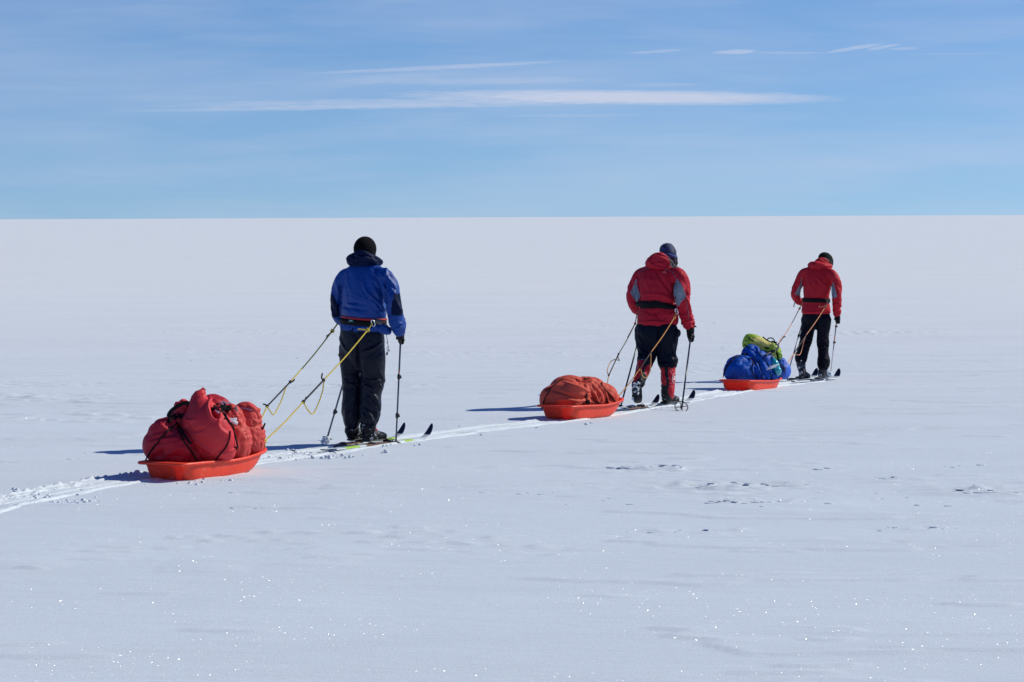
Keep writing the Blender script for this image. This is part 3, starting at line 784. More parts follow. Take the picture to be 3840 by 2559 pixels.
def sled_plastic(name, c):
    m, nt = nodes_of(name)
    g = N_(nt, 'ShaderNodeNewGeometry')
    n = N_(nt, 'ShaderNodeTexNoise', {'Vector': g.outputs['Position'], 'Scale': 14.0, 'Detail': 5.0})
    sc_ = N_(nt, 'ShaderNodeTexNoise', {'Vector': g.outputs['Position'], 'Scale': 60.0, 'Detail': 3.0})
    fr = M_(nt, 'MULTIPLY', M_(nt, 'SUBTRACT', sc_.outputs['Fac'], .64, clamp=True), 6.0, clamp=True)
    f = M_(nt, 'MULTIPLY_ADD', n.outputs['Fac'], .24, .88)
    cc = N_(nt, 'ShaderNodeCombineXYZ', {0: f, 1: f, 2: f})
    b = N_(nt, 'ShaderNodeMix', {0: 1.0, 6: rgba(c), 7: cc.outputs[0]}, data_type='RGBA', blend_type='MULTIPLY')
    b2 = N_(nt, 'ShaderNodeMix', {0: fr, 6: b.outputs[2], 7: (.8, .78, .78, 1)}, data_type='RGBA')
    mpp = N_(nt, 'ShaderNodeMapping', {'Vector': g.outputs['Position'], 'Scale': (5, 5, 70), 'Rotation': (0, R(6), 0)})
    scr = N_(nt, 'ShaderNodeTexNoise', {'Vector': mpp.outputs[0], 'Scale': 2.2, 'Detail': 6.0, 'Roughness': .7})
    sm = M_(nt, 'MULTIPLY', M_(nt, 'SUBTRACT', scr.outputs['Fac'], .56, clamp=True), 3.0, clamp=True)
    b2 = N_(nt, 'ShaderNodeMix', {0: M_(nt, 'MULTIPLY', sm, .6), 6: b2.outputs[2], 7: (.95, .42, .36, 1)}, data_type='RGBA')
    bp_ = N_(nt, 'ShaderNodeBump', {'Strength': .12, 'Distance': .01, 'Height': n.outputs['Fac']})
    p = N_(nt, 'ShaderNodeBsdfPrincipled', {'Base Color': b2.outputs[2], 'Roughness': .38, 'Specular IOR Level': .45, 'Normal': bp_.outputs[0]})
    tr = N_(nt, 'ShaderNodeBsdfTranslucent', {'Color': b.outputs[2]})
    mx_ = N_(nt, 'ShaderNodeMixShader', {0: .30, 1: p.outputs[0], 2: tr.outputs[0]})
    o = N_(nt, 'ShaderNodeOutputMaterial'); nt.links.new(mx_.outputs[0], o.inputs[0]); return m
pulk_m = sled_plastic('orange_red_sled_plastic', (.95, .078, .034))
def sack(name, label, parts, specs, stk, mat, cat='bag', voxel=.012, smooth=8, group=None, floor=None, D=None):
    V, F = remesh(parts, voxel, smooth)
    V = folds(V, F, specs)
    if stk: V = strokes(V, F, stk)
    lo = V[:, 2].min()
    root = empty(name, (float(V[:, 0].mean()), float(V[:, 1].mean()), float(lo)))
    body = mesh_obj('bag_body', V, F, mat, root)
    tag(root, label, cat, group)
    return root, body
# ================================================================== FIRST SKIER (blue jacket)
TH = R(30.5)
f1 = Figure(24.1, TH, 420, None); P = f1.P; LT, FW, UP = f1.lat, f1.fwd, f1.up
blue_m = fabric('blue_jacket_cloth', (.001, .045, .26), .42, .45, 24, .0, .3)
navy_m = fabric('navy_jacket_cloth', (.001, .008, .042), .6, .35, 24, .0, .10)
red_band = fabric('red_waist_tape', (.42, .015, .03), .6, .15)
trous1 = fabric('black_shell_trousers', (.004, .006, .018), .40, .5, 22, 0, .19)
yellow_rope = fabric('yellow_cord_sheath', (.62, .46, .045), .6, .5, 150, 0, .3)
black_rope = fabric('black_cord_sheath', (.012, .012, .014), .6, .4, 150, 0)
man1 = empty('person', tuple(G(1365, 1666))); tag(man1, 'person in blue jacket, black trousers and black balaclava skiing away beside the red load', 'person')

def build_body(F, root, head_c, tilt, yaw, torso, arms, legs, hands, headscale=1.0):
    parts, q, B = head_parts(F, head_c, tilt, yaw, headscale)
    parts.append(loft(torso, F.lat, n=20, sub=2))
    nk = np.array(torso[0][0]); parts.append(loft([(np.array(head_c) - np.array([0, 0, .06]), .052, .055), (nk, .060, .060)], F.lat, n=16, sub=2))
    for a in arms: parts.append(loft(a, F.fwd, n=14, sub=3))
    for a in legs: parts.append(loft(a, F.lat, n=14, sub=3))
    V, Fq = remesh(parts + hands, .011, 3)
    return mesh_obj('body', V, Fq, skin, root), q, B

arm_r = [(P(1410, 1022, -.04), .050, .050), (P(1440, 1036, -.11), .072, .070), (P(1460, 1074, -.15), .074, .072), (P(1472, 1120, -.18), .068, .066), (P(1480, 1158, -.19), .066, .066),
         (P(1487, 1195, -.17), .064, .064), (P(1496, 1225, -.13), .062, .058), (P(1499, 1248, -.10), .052, .050)]
arm_l = [(P(1325, 1022, .04), .050, .050), (P(1296, 1038, .11), .072, .070), (P(1278, 1074, .13), .072, .070), (P(1270, 1120, .15), .068, .066), (P(1270, 1160, .17), .064, .064),
         (P(1274, 1190, .22), .060, .060), (P(1300, 1214, .33), .052, .052), (P(1325, 1226, .43), .045, .045)]
tor = [(P(1368, 994, .07), .085, .085), (P(1367, 1004, .06), .165, .100), (P(1366, 1020, .05), .205, .125), (P(1365, 1060, .03), .222, .145),
       (P(1364, 1110, .01), .218, .150), (P(1364, 1150, 0), .214, .150), (P(1365, 1180, 0), .218, .152), (P(1364, 1196, 0), .205, .145), (P(1362, 1208, 0), .200, .145),
       (P(1360, 1222, 0), .212, .156), (P(1361, 1234, 0), .222, .166)]
thin = lambda L, k=.78: [(c, a * k, b * k) for c, a, b in L]
grip1 = np.array(P(1503, 1258, -.08)); tip1 = np.array(G(1484, 1664)); tip1[2] -= .03
gax = (tip1 - grip1); gax /= np.linalg.norm(gax)
legs1 = [[(P(1395, 1300, -.06), .105, .125), (P(1396, 1349, -.07), .115, .125), (P(1397, 1400, -.05), .110, .115), (P(1397, 1429, -.04), .106, .108), (P(1391, 1482, -.05), .092, .098),
          (P(1388, 1541, -.07), .090, .094), (P(1385, 1562, -.08), .084, .092), (P(1380, 1578, -.08), .078, .084)],
         [(P(1318, 1300, .06), .105, .125), (P(1317, 1349, .06), .098, .120), (P(1319, 1400, .06), .088, .110), (P(1322, 1429, .05), .084, .100), (P(1320, 1482, .03), .082, .094),
          (P(1319, 1541, .02), .086, .092), (P(1319, 1572, .01), .078, .088), (P(1320, 1592, .01), .064, .074)]]
handp = hand(f1, grip1, P(1499, 1248, -.10) - P(1487, 1195, -.17), 1, 1, gax)
bd, hq, hB = build_body(f1, man1, P(1371, 942, .12), .12, .18, thin(tor, .8), [thin(arm_r, .6), thin(arm_l, .6)],
                    [thin(l[:-1], .6) for l in legs1],
                    [loft([(P(1325, 1226, .43), .03, .03), (P(1340, 1232, .50), .035, .02)], LT, n=12)])
# jacket: torso and both sleeves in one skin
V, F = remesh([loft(tor, LT, n=36, sub=4), loft(arm_r, FW, n=24, sub=4), loft(arm_l, FW, n=24, sub=4)], .0085, 8)
C1 = P(1364, 1100, 0)
V = folds(V, F, [dict(c=P(1470, 1120, -.17), r=(.11, .2, .30), d=P(1500, 1130, 0) - P(1460, 1090, 0), wl=.055, a=.010, seed=2),
                 dict(c=P(1490, 1215, -.14), r=(.12, .2, .13), d=P(1520, 1200, 0) - P(1470, 1215, 0), wl=.040, a=.012, seed=3),
                 dict(c=P(1268, 1130, .15), r=(.11, .2, .28), d=(.5, 0, -1), wl=.06, a=.010, seed=4),
                 dict(c=P(1364, 1150, 0), r=(.26, .3, .18), d=LT + np.array([0, 0, -.18]), wl=.055, a=.007, seed=5),
                 dict(c=P(1430, 1090, -.1), r=(.22, .3, .24), d=(.5, 0, -1), wl=.060, a=.007, seed=6),
                 dict(c=P(1360, 1222, 0), r=(.30, .3, .07), d=(0, 0, 1), wl=.035, a=.010, seed=7, str=2),
                 dict(c=P(1350, 1060, 0), r=(.28, .3, .28), d=(.3, 0, -1), wl=.10, a=.005, seed=8)])
J = lambda *a: [P(1180 + x / 3.92, 860 + y / 3.92) for x, y in a]
V = strokes(V, F, [(J((715, 770), (760, 880), (840, 980), (960, 1090), (1050, 1190)), .010, .013), (J((890, 870), (930, 940), (958, 1000)), .009, .010),
                   (J((895, 700), (920, 770), (940, 830)), .009, .009), (J((820, 600), (900, 660), (950, 720)), .012, .009), (J((1060, 560), (1060, 640), (1030, 720)), .012, .010),
                   (J((870, 1040), (900, 1100), (950, 1170)), .014, .010), (J((440, 1060), (560, 1075), (640, 1060)), .014, -.010), (J((390, 1140), (600, 1160), (820, 1180)), .016, -.010),
                   (J((375, 800), (365, 950), (360, 1100), (350, 1250)), .012, -.022), (J((1050, 700), (1045, 900), (1052, 1100)), .012, -.020),
                   (J((1200, 900), (1150, 1010), (1120, 1130)), .012, .008), (J((1240, 1080), (1260, 1160), (1300, 1200)), .014, .010),
                   (J((1120, 1380), (1200, 1440), (1320, 1430)), .012, .010), (J((1200, 1310), (1260, 1370), (1320, 1380)), .010, .010)])
def faces_mid(V, F): return np.array([V[f].mean(0) for f in F])
mid = faces_mid(V, F); fmj = np.zeros(len(F), int)
# navy panels along the outer sleeves
def side_of(P0, P1, p):   # signed distance in the picture-parallel plane XZ
    return (P1[0] - P0[0]) * (p[:, 2] - P0[2]) - (P1[2] - P0[2]) * (p[:, 0] - P0[0])
def in_poly(mid, pts):
    x, zz_ = mid[:, 0], mid[:, 2]; ins = np.zeros(len(mid), bool); n = len(pts)
    for i in range(n):
        x0, z0 = pts[i][0], pts[i][2]; x1, z1 = pts[(i + 1) % n][0], pts[(i + 1) % n][2]
        c = ((z0 > zz_) != (z1 > zz_)) & (x < (x1 - x0) * (zz_ - z0) / (z1 - z0 + 1e-12) + x0); ins ^= c
    return ins
fmj[in_poly(mid, J((1180, 930), (1260, 930), (1340, 1130), (1300, 1260), (1140, 1255), (1150, 1100)))] = 1
fmj[in_poly(mid, J((200, 980), (262, 960), (340, 1130), (355, 1290), (300, 1310), (200, 1310)))] = 1
jacket1 = mesh_obj('jacket', V, F, [blue_m, navy_m], man1, fm=fmj)
# hem flap on the right
V, F = remesh([loft([(P(1400, 1226, -.17), .02, .016), (P(1425, 1232, -.15), .034, .022), (P(1446, 1236, -.13), .040, .020), (P(1458, 1241, -.10), .034, .016), (P(1462, 1243, -.08), .018, .010)], UP, n=16)], .006, 4)
V = folds(V, F, [dict(c=P(1440, 1236, -.12), r=.16, d=(.3, 0, 1), wl=.03, a=.008, seed=12)])
mesh_obj('hem', V, F, blue_m, man1)
# hood rolled behind the neck
V, F = remesh([loft([(P(1309, 976, .10), .022, .03), (P(1322, 974, .03), .044, .05), (P(1345, 972, -.03), .055, .065), (P(1370, 972, -.05), .055, .07), (P(1395, 978, -.03), .046, .06), (P(1414, 984, .05), .028, .05), (P(1418, 980, .16), .022, .03)], UP, n=22),
               loft([(P(1322, 984, .08), .03, .05), (P(1345, 986, .0), .036, .07), (P(1375, 988, -.02), .034, .07), (P(1402, 992, .02), .026, .05)], UP, n=18)], .0075, 5)
V = folds(V, F, [dict(c=P(1365, 975, -.02), r=.26, d=(1, .1, -.25), wl=.045, a=.011, seed=21)])
V = strokes(V, F, [(J((600, 350), (700, 340), (800, 380), (880, 450)), .012, .012), (J((500, 470), (560, 430), (640, 400)), .012, -.012), (J((560, 520), (700, 500), (860, 510)), .012, -.012)])
mesh_obj('hood', V, F, navy_m, man1)
# balaclava: follows the head, open over the face
V, F = remesh([ball(hq(0, -.010, .020), .096, .114, .112, hB), ball(hq(0, .025, -.045), .080, .075, .085, hB), loft([(hq(0, -.02, -.05), .075, .08), (P(1369, 985, .10), .075, .075)], LT, n=20)], .007, 6)
face_c = Vector(tuple(hq(0, .105, -.005)))
Vk, Fk = crop_faces(V, F, lambda v: np.linalg.norm((v - np.array(face_c)) @ hB / np.array([.052, .08, .034]), axis=1) > 1)
Vk = folds(Vk, Fk, [dict(c=P(1371, 960, .1), r=.14, d=(1, 0, .1), wl=.03, a=.003, seed=5)])
mesh_obj('balaclava', Vk, Fk, fabric('black_knit', (.004, .004, .007), .9, .3, 120, 0.02, .1), man1)
# trousers
V, F = remesh([loft([(P(1356, 1218, 0), .185, .140), (P(1356, 1240, 0), .205, .160), (P(1358, 1270, 0), .212, .170), (P(1359, 1300, 0), .208, .168), (P(1359, 1330, 0), .185, .150), (P(1358, 1372, 0), .10, .10)], LT, n=32)] +
              [loft(l, LT, n=26, sub=4) for l in legs1], .0085, 7)
K = lambda *a: [P(1180 + x / 3.015, 1200 + y / 3.015) for x, y in a]
V = folds(V, F, [dict(c=P(1395, 1435, -.05), r=(.16, .25, .12), d=LT + np.array([0, 0, -.1]), wl=.035, a=.011, seed=31),
                 dict(c=P(1318, 1435, .04), r=(.13, .25, .12), d=LT, wl=.04, a=.010, seed=32),
                 dict(c=P(1390, 1545, -.05), r=(.15, .25, .22), d=(.6, 0, -1), wl=.045, a=.009, seed=33),
                 dict(c=P(1318, 1545, .02), r=(.14, .25, .22), d=(-.3, 0, -1), wl=.05, a=.008, seed=34),
                 dict(c=P(1358, 1320, 0), r=(.28, .3, .22), d=LT + np.array([0, 0, .35]), wl=.06, a=.006, seed=35)])
V = strokes(V, F, [(K((470, 130), (490, 300), (500, 480), (530, 640)), .012, -.022), (K((270, 180), (360, 330), (480, 380)), .012, .009), (K((510, 350), (640, 330), (760, 250)), .012, .010),
                   (K((540, 665), (660, 670), (785, 690)), .010, .014), (K((330, 690), (430, 730), (520, 720)), .010, .010), (K((700, 690), (740, 720), (760, 780)), .010, .012),
                   (K((640, 800), (700, 880), (740, 980)), .014, .010), (K((620, 1080), (670, 1130), (700, 1190)), .010, .010), (K((740, 560), (760, 620), (790, 680)), .010, .010)])
trousers1 = mesh_obj('trousers', V, F, trous1, man1)
# belt, red tape, buckle, badge
_v, _f = loft(tor, LT, n=36, sub=4); jb = BVHTree.FromPolygons([Vector(tuple(q)) for q in _v], _f)
cen = P(1362, 1200, 0)
zb = lambda a: P(1362, 1206, 0)[2] - .012 * math.cos(a) - .006
wb1 = band('waist_belt', cen, LT, FW, zb, .052, jb, .008, webbing, man1, off=.002)
band('red_tape', cen, LT, FW, lambda a: zb(a) + .037, .022, jb, .010, red_band, man1, off=.004)
belt_b = bvh_of(jacket1, wb1)
bg1 = decal('badge', [(1306, 1198), (1328, 1197.5), (1328, 1208), (1306, 1208)], belt_b, 24.0, teal, man1, .003)
bb2 = bvh_of(wb1, bg1)
decal('badge_mark', [(1310, 1205.5), (1314, 1201), (1316.5, 1203), (1319, 1200), (1324, 1205.5)], bb2, 24.0, pale_mark, man1, .0025)
V, F = loft([(P(1403, 1203, -.28), .020, .008), (P(1418, 1207, -.27), .024, .010), (P(1432, 1210, -.25), .020, .008)], UP, n=12, sub=2)
mesh_obj('buckle', V, F, plain('grey_buckle', (.06, .055, .065), .4), man1)
# glove
V, F = remesh(handp + [loft([(P(1497, 1240, -.11), .050, .046), (P(1502, 1254, -.09), .044, .040)], FW, n=16)], .0045, 2)
mesh_obj('glove', V, F, glove_m, man1)
V, F = remesh([loft([(P(1318, 1222, .40), .042, .04), (P(1345, 1234, .50), .045, .035)], LT, n=14)] + hand(f1, P(1346, 1236, .52), (.7, .7, 0), 1, 1, (.2, .1, -1)), .0045, 2)
mesh_obj('glove', V, F, glove_m, man1)
# watch-like toggle on the cuff
V, F = ball(P(1516, 1197, -.13), .012, .010, .010, n=10); mesh_obj('cuff_toggle', V, F, rubber, man1)
# boots
def boot(F_, heel, toe, shaft_top, w=.052, sole_m=None, mat=boot_m, root=None, hh=.10, pieces=None):
    heel = np.array(heel, float); toe = np.array(toe, float); d = toe - heel; L = np.linalg.norm(d); d /= L
    lt = np.cross(d, [0, 0, 1.0]); lt /= np.linalg.norm(lt); up = np.cross(lt, d); st = np.array(shaft_top, float)
    b = heel + d * .055
    parts = [loft([(heel + d * .03 + up * .05, w * .78, .046), (heel + d * .10 + up * .055, w * .80, .052), (heel + d * .17 + up * .048, w * .92, .044), (heel + d * (L - .04) + up * .040, w * .88, .034), (heel + d * (L - .015) + up * .036, w * .62, .026)], lt, n=20),
             loft([(b + up * .04, w * .80, .055), (b + up * .09 + d * .01, w * .84, .058), (b * .5 + st * .5 + up * .03, w * .95, .062), (st, w * 1.08, .068)], lt, n=20)]
    V, Fq = remesh(parts, .006, 4)
    V = folds(V, Fq, [dict(c=b + d * .06 + up * .06, r=.12, d=lt, wl=.03, a=.004, seed=3), dict(c=st, r=.12, d=lt, wl=.04, a=.005, seed=4)])
    o = mesh_obj('boot', V, Fq, mat, root)
    V, Fq = remesh([loft([(heel + d * .02 + up * .010, w * .80, .012), (heel + d * .12 + up * .010, w * .72, .011), (heel + d * .2 + up * .010, w * 1.0, .011), (heel + d * (L - .02) + up * .012, w * .80, .011), (heel + d * (L + .015) + up * .012, w * .5, .008)], lt, n=16)], .005, 1)
    mesh_obj('sole', V, Fq, rubber, o); return o, d, lt, up
zs = g0(24.1) + .035
def atz(p, z_): p = np.array(p, float); p[2] = z_; return p
br = atz(P(1368, 1660, -.10), zs); bl = atz(P(1310, 1660, .02), zs)
boot(f1, br, br + FW * .31, P(1380, 1598, -.08), .068, root=man1)
boot(f1, bl, bl + FW * .31, P(1320, 1612, .02), .060, root=man1)
# red tongue seen above the instep, small zip pulls
V, F = loft([(P(1385, 1598, -.09) , .016, .02), (P(1402, 1606, -.02), .014, .018), (P(1416, 1622, .04), .012, .014)], LT, n=12); mesh_obj('boot_tongue', V, F, red_band, man1)
for a in ([(1448, 1254, -.14), (1452, 1275, -.14), (1451, 1290, -.14)], [(1452, 1275, -.12), (1456, 1300, -.12), (1458, 1316, -.12)], [(1452, 1300, -.13), (1452, 1328, -.13)], [(1273, 1308, .0), (1271, 1330, .0)]):
    cord('zip_cord', [P(*q) for q in a], .0022, black_rope, man1, n=6)
for a, b, r_ in ((P(1452, 1322, -.13), P(1451, 1332, -.13), .008), (P(1458, 1312, -.12), P(1459, 1318, -.12), .006), (P(1271, 1328, 0), P(1271, 1337, 0), .006)):
    V, F = loft([(a, r_, r_ * .8), (b, r_, r_ * .8)], LT, n=8, sub=1); mesh_obj('zip_pull', V, F, rubber, man1)
# poles
PG = 'ski poles'
ski_pole('dark telescopic ski pole in the right glove of the blue-jacketed skier, clear round basket', grip1 - gax * .055, tip1, .13, [(0, .28, alu_dark), (.28, .31, pole_red), (.31, 1, alu_dark)],
         (.40, .67 + .06), ('solid', .043, np.array(tip1) - gax * .045, -gax), PG)
lg = np.array(P(1346, 1236, .52)); lt_ = np.array(G(1222, 1652)); lt_[2] -= .02; lax = lt_ - lg; lax /= np.linalg.norm(lax)
ski_pole('dark ski pole behind the blue-jacketed skier, its basket clogged with a ball of snow', lg - lax * .055, lt_, .13, [(0, 1, alu_dark)],
         (.40, .74), ('solid', .045, lt_ - lax * .05, -lax), PG)
# skis
SG = 'touring skis'
gz = lambda p: (p[0], p[1], float(g0(p[1])) + .004)
t_r = G(1208, 1697); tipx = G(1628, 1645)
ski('white and lime touring ski under the right boot of the blue-jacketed skier, its tail showing', gz(t_r), gz(tipx), .50,
    [(0, .10, ski_black), (.10, .14, ski_white), (.18, .30, ski_lime), (.10, .36, ski_white), (.36, .62, ski_brown), (.62, .70, ski_white), (.70, .78, ski_lime), (.78, .93, ski_white), (.93, 1, ski_black)], SG, lift=.004, width=.066)
tl_t = G(1525, 1644); tl_v = np.array(tl_t) - (np.array(tipx) - np.array(t_r)) * 1.0
ski('touring ski under the left boot of the blue-jacketed skier, tail buried in powder', (tl_v[0], tl_v[1], float(g0(tl_v[1])) - .012), gz(tl_t), .50,
    [(0, .32, ski_white), (.32, .58, ski_brown), (.58, .78, ski_white), (.78, .88, ski_lime), (.88, .93, ski_white), (.93, 1, ski_black)], SG, lift=.010, width=.066)
# ================================================================== FIRST SLED AND ITS LOAD
red_bag = fabric('faded_red_duffel_cloth', (.62, .036, .048), .55, .35, 14, .0, .2, .12)
red_bag2 = fabric('dark_red_duffel_cloth', (.42, .014, .032), .55, .35, 14, .0, .2, .12)
brick_bag = fabric('brick_red_duffel_cloth', (.56, .060, .052), .55, .35, 14, .0, .2, .12)
cordm = fabric('olive_shock_cord', (.14, .10, .035), .7, .3, 120, 0)
def on(p, lift=0.0): return (p[0], p[1], float(g0(p[1])) + lift)
sl1, pl1, fr1 = sled('orange-red plastic sled loaded with a tall heap of red sacks, nearest the camera', on((-2.695, 20.82), .0), on((-2.11, 21.85), .0), .50, .145, pulk_m, 'sleds pulled in a line')
S1 = lambda cx, cy, D: W(500 + cx / 3.563, 1420 + cy / 3.563, D - .30)
L1 = math.atan2(fr1[1][0], fr1[1][1]); la = np.array([math.cos(L1), -math.sin(L1), 0]); fa = np.array([math.sin(L1), math.cos(L1), 0]); up3 = np.array([0, 0, 1.0])
BB = basis(la, fa, up3)
def box_blob(c, a, b, h, e=.6, n=28, B=BB):
    V = []; F = []; m = n // 2
    for i in range(m + 1):
        th = math.pi * i / m
        for k in range(n):
            ph = 2 * math.pi * k / n
            pw = lambda v: math.copysign(abs(v) ** e, v)
            V.append(np.array(c) + B @ np.array([a * pw(math.sin(th)) * pw(math.cos(ph)), b * pw(math.sin(th)) * pw(math.sin(ph)), h * pw(math.cos(th))]))
    for i in range(m):
        for k in range(n): F.append([i * n + k, (i + 1) * n + k, (i + 1) * n + (k + 1) % n, i * n + (k + 1) % n])
    return V, F
GB = 'sacks heaped on the first sled'
A, Ab = sack('duffel_bag', 'wide dark red duffel bag across the back end of the first sled', [box_blob(S1(525, 905, 21.42), .225, .19, .135, .72), ball(S1(410, 730, 21.42), .115, .13, .115, BB), box_blob(S1(720, 1010, 21.42), .15, .13, .075, .75)],
    [dict(c=S1(520, 850, 21.3), r=(.36, .4, .3), d=la + up3 * .35, wl=.075, a=.012, seed=41), dict(c=S1(480, 640, 21.3), r=.15, d=(1, 0, -.6), wl=.035, a=.009, seed=42)],
    [([S1(170, 900, 21), S1(400, 850, 21), S1(560, 820, 21)], .014, .010), ([S1(330, 560, 21), S1(440, 620, 21), S1(490, 690, 21)], .012, .012), ([S1(240, 900, 21), S1(420, 860, 21), S1(600, 850, 21)], .010, -.010),
     ([S1(340, 1110, 21), S1(320, 1040, 21), S1(340, 1000, 21)], .012, -.012), ([S1(180, 1090, 21), S1(420, 1075, 21), S1(700, 1085, 21)], .012, -.010)], red_bag2, group=GB)
ringB = [(1075, 1010, 170, 21.62), (1085, 975, 225, 21.56), (1078, 925, 280, 21.50), (1045, 855, 320, 21.45), (1003, 770, 346, 21.42), (965, 690, 355, 21.42), (935, 600, 334, 21.43), (915, 500, 276, 21.45), (898, 420, 202, 21.47), (876, 340, 136, 21.5), (880, 270, 104, 21.52), (895, 215, 78, 21.54), (916, 172, 46, 21.55)]
kB = 1 / 3.563 / 467
Bp = [loft([(S1(x, y, D), w * kB / .93, min(w * kB * .80, .19)) for x, y, w, D in ringB], la, n=36, sub=3)]
Bs, Bb = sack('duffel_bag', 'tallest red sack, its rolled top rising to a peak over the first sled', Bp,
    [dict(c=S1(960, 760, 21.6), r=(.33, .4, .36), d=la + up3 * .5, wl=.085, a=.009, seed=51), dict(c=S1(980, 980, 21.5), r=(.30, .3, .13), d=(1, 0, .25), wl=.05, a=.010, seed=52),
     dict(c=S1(930, 330, 21.6), r=.18, d=(.25, 0, 1), wl=.05, a=.010, seed=53)],
    [([S1(975, 200, 21), S1(960, 300, 21), S1(935, 400, 21), S1(960, 480, 21), S1(1010, 560, 21), S1(1090, 600, 21)], .013, .022), ([S1(1010, 350, 21), S1(1060, 430, 21), S1(1100, 530, 21), S1(1095, 600, 21)], .012, .020),
     ([S1(985, 380, 21), S1(1025, 480, 21), S1(1075, 560, 21)], .026, -.036), ([S1(610, 560, 21), S1(660, 610, 21), S1(760, 590, 21)], .014, .010), ([S1(640, 650, 21), S1(740, 740, 21), S1(900, 700, 21)], .014, -.010),
     ([S1(700, 830, 21), S1(860, 930, 21), S1(960, 1000, 21), S1(1080, 1050, 21)], .012, .014), ([S1(1080, 1070, 21), S1(1220, 1020, 21), S1(1340, 970, 21)], .010, .012), ([S1(870, 240, 21), S1(930, 260, 21), S1(985, 310, 21)], .012, .008),
     ([S1(1080, 620, 21), S1(1120, 720, 21), S1(1230, 800, 21)], .014, .008), ([S1(880, 1100, 21), S1(980, 1040, 21), S1(1000, 1010, 21)], .010, .012)], red_bag, voxel=.008, group=GB)
tb = [S1(893, 155, 21.55), S1(925, 136, 21.55), S1(966, 152, 21.55)]
fl = [(872, 190), (884, 152), (922, 122), (936, 118), (974, 153), (958, 163), (934, 152), (925, 176), (948, 205), (900, 215)]
V = [tuple(S1(x, y, 21.53 + .02 * (x - 900) / 70)) for x, y in fl] + [tuple(S1(x, y, 21.565 + .02 * (x - 900) / 70)) for x, y in fl]; m_ = len(fl)
mesh_obj('rolled_closure', V, [list(range(m_)), list(range(2 * m_ - 1, m_ - 1, -1))] + [[i, (i + 1) % m_, m_ + (i + 1) % m_, m_ + i] for i in range(m_)], red_bag, Bs, smooth=False)
Cs, Cb = sack('duffel_bag', 'brick red sack squeezed between the tall sack and the foremost one', [box_blob(S1(1310, 850, 21.72), .16, .13, .17, .8), ball(S1(1270, 600, 21.72), .13, .13, .16, BB)],
    [dict(c=S1(1420, 750, 21.65), r=(.26, .3, .35), d=la + up3 * .25, wl=.05, a=.006, seed=61, str=9), dict(c=S1(1330, 540, 21.65), r=.18, d=(.6, 0, -1), wl=.05, a=.007, seed=62)], [([S1(*q, 21) for q in a], 0.012, .0045) for a in (((1360, 640), (1450, 660), (1540, 740)), ((1370, 760), (1470, 760), (1560, 830)), ((1340, 900), (1440, 880), (1560, 900)), ((1380, 1000), (1480, 960), (1550, 960)))], brick_bag, group=GB, voxel=.008)
Ds, Db = sack('duffel_bag', 'foremost brick red sack at the prow of the first sled, pleated all over', [box_blob(S1(1535, 790, 21.92), .125, .13, .15, .8), ball(S1(1500, 560, 21.92), .128, .12, .15, BB)],
    [dict(c=S1(1580, 760, 21.8), r=(.24, .3, .24), d=la + up3 * .12, wl=.042, a=.005, seed=71, str=10), dict(c=S1(1470, 500, 21.8), r=(.22, .3, .16), d=(1, 0, -.8), wl=.05, a=.008, seed=72)],
    [([S1(1480, 340, 21), S1(1560, 440, 21), S1(1640, 560, 21)], .012, .014), ([S1(1380, 440, 21), S1(1480, 520, 21), S1(1640, 560, 21)], .010, .012)] + [([S1(*q, 21) for q in a], .011, .0045) for a in (((1490, 620), (1600, 630), (1690, 690)), ((1510, 700), (1620, 700), (1700, 740)), ((1540, 780), (1630, 770), (1700, 790)), ((1550, 850), (1640, 830), (1710, 840)), ((1560, 930), (1640, 900), (1700, 890)))], brick_bag, group=GB, voxel=.008)
Es, Eb = sack('duffel_bag', 'dark red sack lying on top behind the peak of the tallest sack', [box_blob(S1(1080, 430, 21.78), .12, .14, .11, .85), ball(S1(1060, 320, 21.78), .08, .08, .06, BB), box_blob(S1(1080, 800, 21.78), .15, .14, .18, .8)],
    [dict(c=S1(1080, 330, 21.7), r=.24, d=(1, 0, -.35), wl=.045, a=.011, seed=81)], [], red_bag2, group=GB)
Fs, Fb = sack('duffel_bag', 'small crumpled red bag tucked under a black strap behind the tall sack', [ball(S1(655, 430, 21.55), .065, .08, .085, BB), ball(S1(600, 570, 21.52), .10, .10, .08, BB)],
    [dict(c=S1(650, 400, 21.6), r=.16, d=(1, 0, -.5), wl=.035, a=.011, seed=83)], [], red_bag, group=GB, voxel=.009)
allb = bvh_of(Ab, Bb, Cb, Db, Eb, Fb)
s1px = lambda *a: [(500 + x / 3.563, 1420 + y / 3.563) for x, y in a]
def lash(pxs, r, mat, D=21.3, name='lashing_cord', bv=None, parent=None, ends=()):
    pts = drape(pxs, bv or allb, D, r * 1.3)
    pts = [tuple(e) for e in ends[:1]] + pts + [tuple(e) for e in ends[1:]]
    return cord(name, pts, r, mat, parent, n=6, sub=1)
lash(s1px((590, 590), (480, 690), (330, 850), (210, 1020), (150, 1112)), .0065, webbing, parent=sl1)
lash(s1px((586, 596), (476, 698), (326, 860), (205, 1028), (155, 1112)), .0035, cordm, parent=sl1)
lash(s1px((590, 640), (620, 730), (680, 850), (790, 1000), (880, 1140)), .0065, webbing, parent=sl1)
lash(s1px((600, 640), (628, 730), (690, 858), (800, 1000), (888, 1140)), .0035, cordm, parent=sl1)
lash(s1px((1285, 705), (1278, 800), (1240, 900), (1160, 1010), (1075, 1110)), .0055, webbing, parent=sl1)
lash(s1px((1290, 600), (1340, 700), (1370, 800), (1388, 900), (1365, 945)), .0075, webbing, bv=bvh_of(Bb), parent=sl1)
lash(s1px((1210, 470), (1260, 560), (1300, 620)), .006, webbing, bv=bvh_of(Bb), parent=sl1)
lash(s1px((640, 690), (690, 780), (760, 870)), .009, webbing, parent=sl1)
